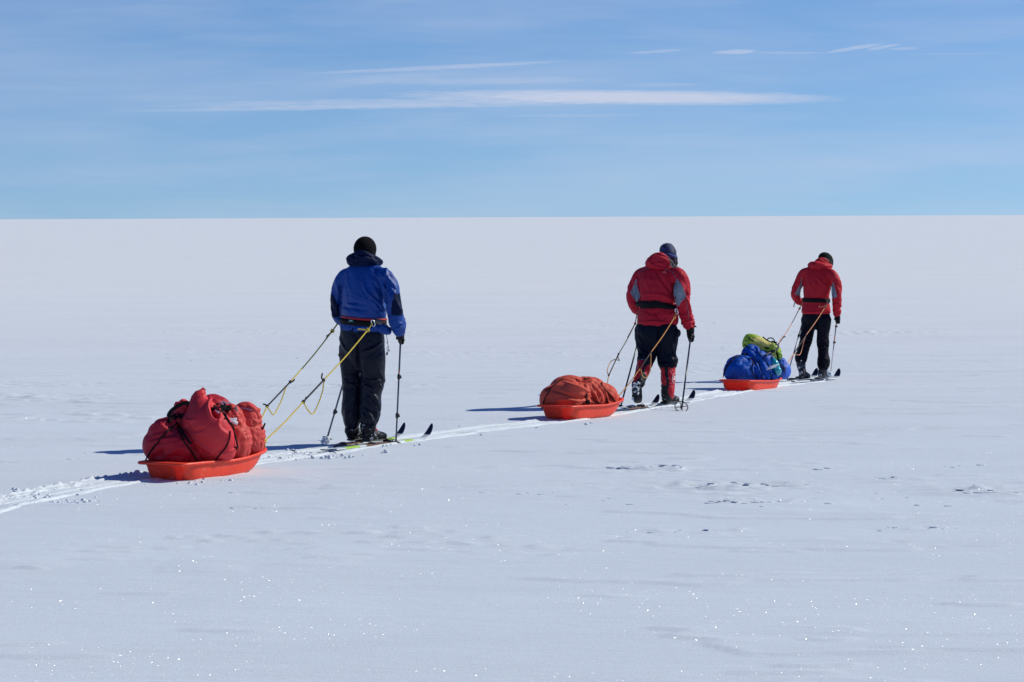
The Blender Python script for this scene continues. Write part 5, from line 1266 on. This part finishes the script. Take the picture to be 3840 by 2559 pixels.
for a in (((1210, 1045), (1240, 1080), (1268, 1118)), ((1425, 1035), (1480, 1085), (1552, 1125))): lash(s7(*a), .006, webbing, 27.5, bv=hb2, parent=sl2)
for a in (((1270, 990), (1330, 1000)),): lash(s7(*a), .006, webbing, 27.6, bv=hb2, parent=sl2)
S1_old = S1; S1 = lambda cx, cy, D: S7(cx, cy, D)
clutter((1310, 800), (1360, 860), 27.62, 9, webbing, Hs, cb=hb, s0=.010, s1_=.022)
clutter((1220, 900), (1260, 930), 27.62, 6, webbing, Hs, cb=hb, s0=.008, s1_=.016)
clutter((1650, 390), (1690, 410), 28.15, 5, webbing, Hs, cb=hb, s0=.008, s1_=.016)
clutter((1350, 830), (1355, 840), 27.56, 2, plain('grey_toggle', (.16, .17, .19), .4), Hs, 'toggle', .008, .014, cb=hb)
S1 = S1_old
# orange tow ropes
orange_rope = fabric('orange_cord_sheath', (.60, .26, .07), .6, .4, 150, 0, .3)
dark_link = fabric('brown_black_cord', (.045, .028, .028), .6, .3, 150, 0)
hipa = np.array(C5(1000, 1225, -.26)); kha = np.array(C5(965, 1345, -.32)); kua = np.array(C6(615, 530, -.85)); kla = np.array(C6(440, 790, -1.05)); ea = np.array(W(2318, 1488, 28.52))
t3 = tow('orange tow rope across the legs of the fur-hooded skier, slack loop by the left gaiter', 'orange tow ropes', hipa, kha, kua, kla, ea,
    [kua, C6(610, 700, -.88), C6(595, 840, -.92), C6(560, 920, -.95), C6(515, 950, -.98), C6(470, 900, -1.0), C6(455, 830, -1.02), kla], (orange_rope, dark_link), .0058, .014, tie=pl2(.97, -.02, 0, .14, R(80)))
carabiner(C5(1000, 1240, -.27), (.7, 0, .4), (-.3, 0, 1), .030, t3)
hipb = np.array(C5(325, 1240, .0)); khb = np.array(C5(285, 1450, -.02)); kub = np.array(C6(85, 560, -.45)); klb = np.array(W(2283, 1408, 28.9)); eb = np.array(W(2262, 1505, 28.60))
t4 = tow('orange tow rope beside the left pole of the fur-hooded skier, with a small tangled loop', 'orange tow ropes', hipb, khb, kub, klb, eb,
    [kub, C6(78, 620, -.46), C6(98, 665, -.47), C6(30, 650, -.5), W(2290, 1358, 29.3), W(2277, 1390, 29.1), klb], (orange_rope, dark_link), .0052, .013, tie=pl2(.97, -.02, 0, .14, R(104)),
    hipm=[[khb, C6(232, 292, -.2)], [hipb, khb]])
ra = empty('carabiner', tuple(W(2333, 1508, 28.8))); tag(ra, 'steel ring clip hanging at the prow of the second sled', 'carabiner')
V, F = tube([W(x, y, 28.8) for x, y in ((2326, 1497), (2335, 1501), (2337, 1508), (2331, 1510), (2325, 1502), (2326, 1497))], .004, n=8, sub=5); mesh_obj('clip', V, F, steel, ra)
# ================================================================== THIRD SKIER (red jacket, dark beanie)
f3 = Figure(36.3, R(24), 279, None); P = f3.P; LT, FW, UP = f3.lat, f3.fwd, f3.up
C8 = lambda cx, cy, d=0: P(2680 + cx / 2.85, 930 + cy / 2.85, d)
C9 = lambda cx, cy, d=0: P(2940 + cx / 6.03, 1200 + cy / 6.03, d)
red3 = fabric('red_softshell_jacket', (.48, .014, .027), .6, .45, 18, .0, .15)
man3 = empty('person', tuple(G(3050, 1424))); tag(man3, 'person in red jacket, slim black trousers and dark beanie, head bowed, leading the line', 'person')
arm_r = [(C8(1210, 250, -.04), .055, .05), (C8(1255, 290, -.11), .072, .070), (C8(1295, 370, -.14), .070, .070), (C8(1305, 450, -.16), .064, .066), (C8(1305, 520, -.17), .058, .060),
         (C8(1308, 600, -.15), .052, .054), (C8(1308, 660, -.12), .048, .050), (C8(1306, 705, -.09), .044, .046)]
arm_l = [(C8(1010, 245, .04), .055, .05), (C8(950, 280, .10), .070, .070), (C8(905, 370, .12), .066, .068), (C8(870, 450, .13), .058, .062), (C8(865, 510, .14), .052, .056), (C8(890, 560, .17), .048, .050), (C8(935, 590, .26), .042, .042), (C8(975, 605, .36), .038, .038)]
tor = [(C8(1115, 205, .10), .085, .085), (C8(1112, 222, .08), .160, .100), (C8(1108, 255, .06), .205, .125), (C8(1102, 330, .03), .200, .140), (C8(1095, 430, .01), .188, .140), (C8(1090, 500, 0), .180, .132),
       (C8(1086, 545, 0), .172, .125), (C8(1084, 590, 0), .182, .135), (C8(1083, 640, 0), .194, .150), (C8(1082, 685, 0), .200, .158)]
thin = lambda L, k=.78: [(c, a * k, b * k) for c, a, b in L]
legs3 = [[(C8(1170, 760, -.07), .098, .115), (C8(1165, 850, -.07), .090, .105), (C8(1155, 950, -.06), .078, .092), (C8(1158, 1030, -.05), .074, .084), (C8(1160, 1120, -.07), .072, .080), (C8(1165, 1200, -.08), .076, .084), (C8(1160, 1275, -.09), .074, .082)],
         [(C8(1000, 760, .05), .098, .115), (C8(1000, 850, .04), .090, .105), (C8(985, 950, .01), .082, .094), (C8(965, 1030, -.04), .072, .084), (C8(940, 1110, -.10), .070, .080), (C8(922, 1180, -.15), .074, .080), (C8(918, 1215, -.17), .068, .074)]]
grip3 = np.array(C8(1308, 745, -.06)); tip3 = np.array(G(3113, 1414)); tip3[2] += .0; gax3 = (tip3 - grip3) / np.linalg.norm(tip3 - grip3)
handp3 = hand(f3, grip3, (0, .1, -1), 1, 1, np.array([.2, .7, -.7]))
bd3, hq3, hB3 = build_body(f3, man3, C8(1178, 150, .20), .60, .25, thin(tor[:-1], .75), [thin(arm_r, .6), thin(arm_l, .6)], [thin(l[:-1], .6) for l in legs3], [loft([(C8(975, 605, .36), .03, .03), (C8(990, 615, .42), .03, .02)], LT, n=12)], .98)
V, F = remesh([loft(tor, LT, n=36, sub=4), loft(arm_r, FW, n=24, sub=4), loft(arm_l, FW, n=24, sub=4)], .009, 6)
V = folds(V, F, [dict(c=C8(1305, 620, -.12), r=(.10, .3, .26), d=(1, 0, .3), wl=.05, a=.012, seed=12), dict(c=C8(1290, 420, -.14), r=(.12, .3, .2), d=(.5, 0, -1), wl=.055, a=.010, seed=14),
                 dict(c=C8(880, 500, .14), r=(.12, .3, .2), d=(.6, 0, -1), wl=.05, a=.010, seed=15), dict(c=C8(1100, 400, 0), r=(.24, .3, .26), d=(.25, 0, -1), wl=.075, a=.008, seed=16),
                 dict(c=C8(1086, 545, 0), r=(.24, .3, .10), d=LT, wl=.045, a=.009, seed=17)])
J = lambda *a: [C8(x, y) for x, y in a]
V = strokes(V, F, [(J((935, 330), (940, 420), (945, 520)), .014, -.018), (J((1250, 330), (1245, 440), (1235, 540)), .014, -.018), (J((1050, 290), (1120, 360), (1200, 430)), .012, .008), (J((940, 690), (1080, 682), (1230, 692)), .012, .008)])
mid = faces_mid(V, F); fmj = np.zeros(len(F), int)
fmj[in_poly(mid, J((932, 318), (915, 400), (858, 500), (905, 510), (935, 550), (945, 500), (940, 400)))] = 1
fmj[in_poly(mid, J((1250, 345), (1235, 430), (1215, 520), (1255, 530), (1285, 515), (1268, 440)))] = 1
jacket3 = mesh_obj('jacket', V, F, [red3, grey2], man3, fm=fmj)
V, F = remesh([loft([(C8(1015, 188, .12), .022, .03), (C8(1040, 188, .04), .045, .05), (C8(1090, 190, -.02), .052, .065), (C8(1150, 192, -.03), .045, .06), (C8(1205, 195, .02), .036, .05), (C8(1232, 200, .10), .028, .04)], UP, n=22),
               loft([(C8(1095, 165, .06), .035, .05), (C8(1140, 140, .10), .05, .055), (C8(1190, 165, .10), .045, .05)], UP, n=18)], .0075, 5)
V = folds(V, F, [dict(c=C8(1130, 180, 0), r=.24, d=(1, .1, -.3), wl=.05, a=.010, seed=26)])
mesh_obj('hood', V, F, red3, man3)
beanie = fabric('dark_grey_green_knit', (.010, .014, .012), .9, .5, 90, .05, .1)
V, F = remesh([ball(C8(1183, 120, .20), .098, .112, .086, hB3), loft([(C8(1183, 120, .19), .096, .11), (C8(1200, 165, .18), .094, .105), (C8(1206, 178, .18), .086, .10)], LT, n=24)], .007, 4)
bn = mesh_obj('beanie', V, F, beanie, man3)
bnb = bvh_of(bn); c8 = lambda *a: [(2680 + x / 2.85, 930 + y / 2.85) for x, y in a]
V, F = tube(drape(c8((1170, 108), (1200, 120), (1225, 138), (1246, 158)), bnb, 36.2, .003), .005, n=6, sub=1); mesh_obj('beanie_stripe', V, F, fabric('grey_stripe', (.22, .21, .16), .9, .2), man3)
V, F = remesh([ball(hq3(0, .0, -.07), .07, .08, .06, hB3)], .007, 2); mesh_obj('neck_gaiter', V, F, fabric('black_knit2', (.008, .008, .012), .9, .3, 90, 0), man3)
_v, _f = loft(tor, LT, n=36, sub=4); jb = BVHTree.FromPolygons([Vector(tuple(q)) for q in _v], _f); cen = C8(1086, 560, 0)
wb3 = band('waist_belt', cen, LT, FW, lambda a: C8(1086, 560, 0)[2] - .004 * math.cos(a), .055, jb, .009, webbing, man3, off=.006)
b3 = bvh_of(wb3); bg3 = decal('badge', c8((1070, 538), (1112, 538), (1112, 556), (1070, 556)), b3, 36.1, teal, man3, .003)
decal('badge_mark', c8((1078, 553), (1086, 545), (1092, 550), (1098, 542), (1106, 553)), bvh_of(bg3), 36.1, pale_mark, man3, .003)
V, F = remesh([loft([(C8(1082, 680, 0), .175, .135), (C8(1083, 710, 0), .188, .150), (C8(1085, 760, 0), .196, .155), (C8(1085, 800, 0), .175, .14)], LT, n=32)] + [loft(l, LT, n=24, sub=4) for l in legs3], .008, 6)
V = folds(V, F, [dict(c=C8(1160, 1010, -.05), r=(.14, .3, .14), d=LT + UP * .15, wl=.035, a=.012, seed=31), dict(c=C8(955, 1000, -.02), r=(.16, .3, .22), d=(.8, 0, -.3), wl=.045, a=.010, seed=32),
                 dict(c=C8(1165, 1220, -.08), r=(.14, .3, .12), d=(.8, 0, -.6), wl=.04, a=.012, seed=33), dict(c=C8(930, 1150, -.12), r=(.14, .3, .14), d=(.8, 0, -.6), wl=.04, a=.012, seed=35)])
V = strokes(V, F, [(J((1080, 720), (1078, 800), (1080, 860)), .014, -.02)])
mesh_obj('trousers', V, F, fabric('slim_black_trousers', (.003, .003, .010), .6, .4, 22, .0, .12), man3)
zs = float(g0(36.3)) + .03
boot(f3, atz(P(3076, 1420, -.12), zs), atz(P(3076, 1420, -.12), zs) + FW * .30, C8(1160, 1280, -.09), .056, root=man3, mat=boot_g)
boot(f3, atz(P(3004, 1424, -.28), zs + .005), atz(P(3004, 1424, -.28), zs) + FW * .30, C8(920, 1225, -.17), .056, root=man3, mat=boot_g)
V, F = remesh(handp3 + [loft([(C8(1306, 700, -.09), .045, .045), (C8(1306, 725, -.07), .042, .040)], FW, n=14)], .005, 2); mesh_obj('glove', V, F, glove_m, man3)
V, F = remesh([loft([(C8(970, 603, .35), .040, .04), (C8(985, 612, .42), .042, .03)], LT, n=14)] + hand(f3, C8(990, 618, .44), (.6, .7, 0), 1, 1, (-.15, -.25, -1)), .005, 2); mesh_obj('glove', V, F, glove_m, man3)
cord('cuff_cord', [C8(862, 575, .1), C8(852, 600, .1), C8(845, 632, .1)], .006, black_rope, man3)
for x, y, r in ((330, 1085, .022), (395, 1190, .02), (360, 1225, .016), (820, 1260, .024), (940, 1310, .022), (980, 1345, .018), (385, 925, .012)):
    V, F = ball(C9(x, y, -.33 if x < 600 else -.24), r, .008, r * .8, n=12); V = np.array(V); V = V + .004 * np.stack([pn(V * 70), pn(V * 70 + 9), pn(V * 70 + 19)], 1)
    mesh_obj('boot_snow', V, F, fabric('frosted_grey', (.30, .32, .38), .6, .3, 60, 0), man3)
# poles, skis
orp = plain('orange_pole_paint', (.50, .10, .06), .35)
ski_pole('slim ski pole in the right glove of the beanie-wearing skier, snow-filled basket lifted clear', grip3 - gax3 * .03, tip3, .11, [(0, .14, orp), (.14, .26, alu_dark), (.26, .40, orp), (.40, .52, alu_dark), (.52, 1, alu_light)], (.16, .42), ('clear', .055, C9(1040, 1215, -.04), (.45, -.7, .6)), PG)
g3 = np.array(C8(990, 618, .44)); t3_ = np.array(G(2946, 1426)); t3_[2] -= .02; a3 = (t3_ - g3) / np.linalg.norm(t3_ - g3)
ski_pole('dark slim ski pole slanting down behind the blue load, left of the beanie-wearing skier', g3 - a3 * .05, t3_, .11, [(0, .42, plain('dark_red_pole', (.06, .012, .02), .35)), (.42, 1, alu_dark)], (.42, .9), ('solid', .048, t3_ - a3 * .05, -a3), PG)
H3 = R(28); fw3 = np.array([math.sin(H3), math.cos(H3), 0])
tr3 = np.array(G(3150, 1423)); ski('dark ski carrying the right boot of the beanie-wearing skier', gz(tr3 - fw3 * 1.7), gz(tr3), .44, [(0, .3, ski_white), (.3, .6, ski_black), (.6, .92, ski_white), (.92, 1, ski_black)], SG, h=.13, width=.085)
tl3 = np.array(G(3066, 1421)); ski('dark ski under the trailing left boot of the beanie-wearing skier', gz(tl3 - fw3 * 1.7), gz(tl3), .52, [(0, .3, ski_white), (.3, .62, ski_black), (.62, .92, ski_white), (.92, 1, ski_black)], SG, h=.13, width=.085)

# ------------------------------------------------------------------ third sled
blue_bag = fabric('royal_blue_tarp', (.002, .075, .42), .55, .55, 18, .0, .2, .14)
sl3, pl3, fr3 = sled('orange-red plastic sled with a blue load and green pack on it, farthest in the line', on((2.73, 32.9), .002), on((3.27, 34.02), -.012), .47, .125, pulk_m, 'sleds pulled in a line')
S9 = lambda cx, cy, D=33.5: W(2680 + cx / 6.533, 1240 + cy / 6.533, D)
L1 = math.atan2(fr3[1][0], fr3[1][1]); la = np.array([math.cos(L1), -math.sin(L1), 0]); fa = np.array([math.sin(L1), math.cos(L1), 0]); BB = basis(la, fa, up3)
parts = [box_blob(S9(620, 1000, 33.3), .19, .2, .135, .8, B=BB), ball(S9(600, 850, 33.35), .155, .2, .12, BB), loft([(S9(960, 1150, 33.5), .20, .2), (S9(950, 900, 33.5), .20, .2), (S9(930, 700, 33.5), .165, .16), (S9(900, 560, 33.5), .120, .12), (S9(910, 500, 33.5), .09, .09)], la, n=26),
         box_blob(S9(1250, 1060, 33.65), .18, .22, .095, .8, B=BB), ball(S9(1180, 800, 33.6), .14, .16, .15, BB)]
Ks, Kb = sack('covered_load', 'royal blue wrapped cargo bundle filling the third sled', parts,
    [dict(c=S9(600, 950), r=(.34, .5, .3), d=(.5, 0, -1), wl=.07, a=.014, seed=101), dict(c=S9(1100, 900), r=(.3, .5, .4), d=(.35, 0, -1), wl=.055, a=.016, seed=102), dict(c=S9(900, 560), r=.22, d=(1, 0, -.2), wl=.045, a=.012, seed=103),
     dict(c=S9(1350, 1100), r=(.24, .5, .16), d=(1, 0, .4), wl=.045, a=.014, seed=104)],
    [([S9(*q) for q in a], w, h) for a, w, h in [
        (((620, 640), (760, 650), (830, 740), (890, 880)), .014, .018), (((860, 640), (920, 760), (930, 880), (970, 1040), (1040, 1190)), .014, -.026), (((1050, 500), (1200, 640), (1330, 760), (1380, 860)), .012, .018),
        (((1010, 600), (1060, 760), (1110, 940), (1160, 1100)), .012, -.016), (((380, 960), (390, 1080), (380, 1170)), .012, -.012), (((480, 1170), (560, 1000), (660, 850)), .012, .010), (((720, 800), (820, 800), (880, 920)), .012, .012),
        (((1300, 1040), (1420, 1060), (1540, 1120)), .012, .012), (((560, 800), (640, 740), (740, 780)), .014, -.012)]], blue_bag, voxel=.011)
parts = [box_blob(S9(1680, 990, 33.9), .080, .12, .100, .8, B=BB), ball(S9(1640, 800, 34.0), .06, .08, .07, BB)]
Ls, Lb = sack('stuff_sack', 'small bright blue stuff sack at the front end of the third sled', parts, [dict(c=S9(1680, 950, 34), r=.3, d=(.2, 0, -1), wl=.05, a=.009, seed=105)], [], fabric('bright_blue_nylon', (.03, .11, .55), .5, .4, 22, .02), voxel=.010)
# green rucksack on top
lime = fabric('lime_green_pack_cloth', (.30, .46, .035), .6, .45, 20, .02, .3, .1); khaki = fabric('yellow_khaki_pack_cloth', (.58, .52, .14), .6, .45, 20, .02, .3, .1)
pd = np.array(S9(1450, 560, 33.7)) - np.array(S9(850, 280, 33.7)); pd /= np.linalg.norm(pd)
pu = np.cross([0, 1, 0], pd); pu /= np.linalg.norm(pu); pu = pu if pu[2] > 0 else -pu; pf = np.cross(pu, pd)
PB = basis(pd, pf, pu)
parts = [box_blob(S9(1150, 400, 33.72), .245, .15, .105, .6, B=PB), box_blob(S9(850, 330, 33.70), .075, .15, .075, .8, B=PB), box_blob(S9(1400, 540, 33.74), .085, .15, .095, .75, B=PB)]
V, F = remesh(parts, .009, 5)
V = folds(V, F, [dict(c=S9(1150, 420, 33.6), r=.42, d=pd, wl=.07, a=.007, seed=111), dict(c=S9(1420, 560, 33.6), r=.18, d=(1, 0, .3), wl=.04, a=.010, seed=112), dict(c=S9(800, 330, 33.6), r=.16, d=(.3, 0, 1), wl=.045, a=.009, seed=113)])
V = strokes(V, F, [([S9(*q) for q in a], w, h) for a, w, h in [(((860, 210), (1000, 270), (1150, 360), (1280, 470)), .010, .012), (((1240, 430), (1320, 450), (1400, 470)), .012, -.016), (((1220, 600), (1330, 560), (1470, 520)), .014, -.016), (((740, 340), (800, 400), (900, 440)), .010, -.010)]])
mid = faces_mid(V, F); fmj = np.zeros(len(F), int); S9l = lambda *a: [S9(x, y) for x, y in a]
fmj[in_poly(mid, S9l((900, 180), (1130, 160), (1350, 260), (1430, 330), (1360, 420), (1250, 420), (1100, 320), (960, 250)))] = 1
fmj[in_poly(mid, S9l((870, 270), (1080, 300), (1250, 460), (1180, 520), (1080, 490), (900, 380)))] = 1
fmj[in_poly(mid, S9l((1290, 600), (1480, 540), (1540, 560), (1500, 700), (1350, 690)))] = 1
bpk = empty('backpack', tuple(np.array(S9(1150, 520, 33.7)))); tag(bpk, 'lime green and khaki backpack lying on top of the blue load', 'backpack')
pk = mesh_obj('pack_body', V, F, [lime, khaki], bpk, fm=fmj)
pkb = bvh_of(pk, Kb); s9 = lambda *a: [(2680 + x / 6.533, 1240 + y / 6.533) for x, y in a]
strap_d = fabric('dark_grey_strap', (.04, .04, .07), .7, .2, 60, 0)
for a, m, r in ((((1240, 620), (1300, 590), (1380, 550), (1470, 525)), strap_d, .016), (((1225, 415), (1290, 430), (1330, 445)), webbing, .009), (((730, 350), (780, 390), (850, 430)), webbing, .006), (((820, 180), (880, 215), (950, 250)), webbing, .006)):
    lash(s9(*a), r, m, 33.5, 'strap', bv=pkb, parent=bpk)
for a, m, r in ((((1185, 160), (1250, 215), (1320, 260), (1400, 290)), webbing, .008), (((1290, 220), (1330, 190), (1400, 185), (1450, 225), (1470, 265)), webbing, .007), (((1450, 400), (1500, 470), (1530, 560), (1545, 660), (1560, 760)), webbing, .012),
                (((1545, 530), (1620, 580), (1640, 620), (1600, 690), (1575, 600)), lime, .012), (((1410, 270), (1470, 290), (1510, 300)), webbing, .012), (((1500, 330), (1560, 370), (1555, 420), (1520, 450)), fabric('grey_webbing', (.22, .20, .22), .7, .2, 80, 0), .012),
                (((1400, 330), (1440, 380), (1480, 440), (1500, 500)), khaki, .014), (((1380, 400), (1420, 420), (1450, 400)), MATS['white_tab'], .009), (((1490, 410), (1510, 440)), MATS['white_tab'], .008)):
    cord('strap', [S9(x, y, 33.58) for x, y in a], r, m, bpk, n=8)
# turquoise bottle and the white stick strapped to the load
bt = empty('water_bottle', tuple(np.array(S9(1560, 1050, 33.48)))); tag(bt, 'shiny turquoise water bottle strapped upright beside the blue load', 'bottle')
cyan = plain('turquoise_plastic', (.02, .36, .46), .22, 0, .6, 30, .3, .5)
ax0, ax1 = np.array(S9(1560, 1050, 33.48)), np.array(S9(1430, 720, 33.50))
V, F = loft([(ax0 + (ax1 - ax0) * t, r, r) for t, r in ((0, .040), (.1, .050), (.25, .052), (.34, .046), (.42, .051), (.7, .053), (.85, .048), (1, .034))], (1, 0, 0), n=22); mesh_obj('bottle_body', V, F, cyan, bt)
V, F = loft([(ax1 + (ax1 - ax0) * .02, .026, .026), (ax1 + (ax1 - ax0) * .15, .026, .026)], (1, 0, 0), n=16); mesh_obj('cap', V, F, plain('blue_cap', (.02, .12, .30), .4), bt)
kn = empty('snow_stake', tuple(np.array(S9(1245, 960, 33.38)))); tag(kn, 'white stake lashed at a slant across the blue load and bottle', 'stake')
v, f = loft([(S9(1245, 965, 33.36), .010, .010), (S9(1300, 938, 33.36), .016, .014), (S9(1330, 925, 33.36), .013, .013), (S9(1365, 910, 33.36), .017, .015), (S9(1480, 868, 33.38), .017, .014), (S9(1500, 855, 33.38), .010, .010), (S9(1565, 828, 33.40), .009, .009)], (0, 0, 1), n=12); mesh_obj('shaft', v, f, plain('white_plastic', (.75, .78, .8), .4), kn)
v, f = loft([(S9(1190, 900, 33.36), .018, .014), (S9(1215, 960, 33.36), .022, .016), (S9(1240, 1040, 33.38), .020, .014), (S9(1275, 1130, 33.40), .014, .010)], (1, 0, 0), n=12)
lo_ = empty('blue_pouch', tuple(np.array(S9(1275, 1130, 33.4)))); tag(lo_, 'narrow vivid blue pouch tied low on the side of the blue load', 'pouch'); mesh_obj('pouch_body', v, f, fabric('vivid_blue', (.02, .04, .62), .5, .3, 30), lo_)
kb = bvh_of(Kb, Lb, pk)
olive = MATS['olive_shock_cord']; 
for a, m in ((((620, 630), (500, 660), (380, 780), (290, 900), (235, 1030), (205, 1150)), webbing), (((630, 640), (510, 672), (395, 790), (305, 905), (250, 1030), (215, 1120)), dark_link), (((860, 680), (930, 760), (940, 840), (910, 920), (930, 1020), (980, 1120), (1045, 1195)), webbing),
             (((850, 675), (915, 750), (935, 830), (905, 960), (950, 1080), (1030, 1190)), dark_link), (((1050, 510), (1150, 640), (1260, 780), (1330, 860), (1350, 1000), (1380, 1100), (1350, 1220)), webbing), (((960, 640), (1050, 780), (1120, 960), (1180, 1210)), webbing),
             (((1400, 780), (1440, 960), (1480, 1080)), webbing), (((1580, 760), (1610, 880), (1620, 1050), (1560, 1180)), webbing)):
    lash(s9(*a), .0055 if m is webbing else .004, m, 33.3, bv=kb, parent=sl3)
hb3 = bvh_of(sl3.children[0])
for a in (((1070, 1268), (1110, 1298), (1148, 1325)), ((1185, 1270), (1184, 1325))): lash(s9(*a), .007, webbing, 33.0, bv=hb3, parent=sl3)
S1_old = S1; S1 = lambda cx, cy, D: S9(cx, cy, D)
clutter((690, 590), (800, 590), 33.30, 8, webbing, Ks, s0=.012, s1_=.022, cb=kb); clutter((770, 570), (780, 575), 33.26, 1, MATS['white_tab'], Ks, 'toggle', .012, .016, cb=kb); clutter((1680, 900), (1700, 960), 33.86, 5, strap_d, Ls, cb=kb)
S1 = S1_old
# salmon tow ropes
sal = fabric('salmon_cord_sheath', (.62, .24, .12), .6, .3, 150, 0, .3)
hc = np.array(C8(1215, 565, -.20)); khc = np.array(C8(1188, 622, -.26)); kuc = np.array(C8(975, 935, -.9)); klc = np.array(C8(850, 1125, -1.2)); ec = np.array(pl3(.95, -.02, 0, .125, R(78))) + np.array([0, 0, .05])
t5 = tow('salmon tow rope crossing the legs of the beanie-wearing skier, U-shaped slack loop', 'salmon tow ropes', hc, khc, kuc, klc, ec,
    [kuc, C8(950, 1010, -.95), C8(930, 1090, -1.0), C8(912, 1138, -1.1), C8(885, 1145, -1.2), klc], (sal, dark_link), .0060, .015, extra=[[khc, khc + np.array([-.09, 0, -.012]), C8(1122, 618, -.26)]])
carabiner(C8(1208, 580, -.21), (.7, 0, .4), (-.3, 0, 1), .026, t5, plain('dark_steel', (.12, .12, .15), .3, .9))
hd = np.array(C8(940, 590, .02)); khd = np.array(C8(908, 648, 0)); kud = np.array(C8(738, 952, -.9)); kld = np.array(C8(682, 1028, -1.3)); ed = np.array(pl3(.95, -.02, 0, .125, R(104))) + np.array([0, 0, .04])
t6 = tow('salmon tow rope rising behind the green backpack to the left hip of the beanie-wearing skier', 'salmon tow ropes', hd, khd, kud, kld, ed,
    [kud, C8(715, 960, -1.0), C8(690, 1010, -1.3), kld], (sal, dark_link), .0055, .014, hipm=[[kud, C8(757, 950, -.9)], [khd, C8(880, 700, -.1)]])
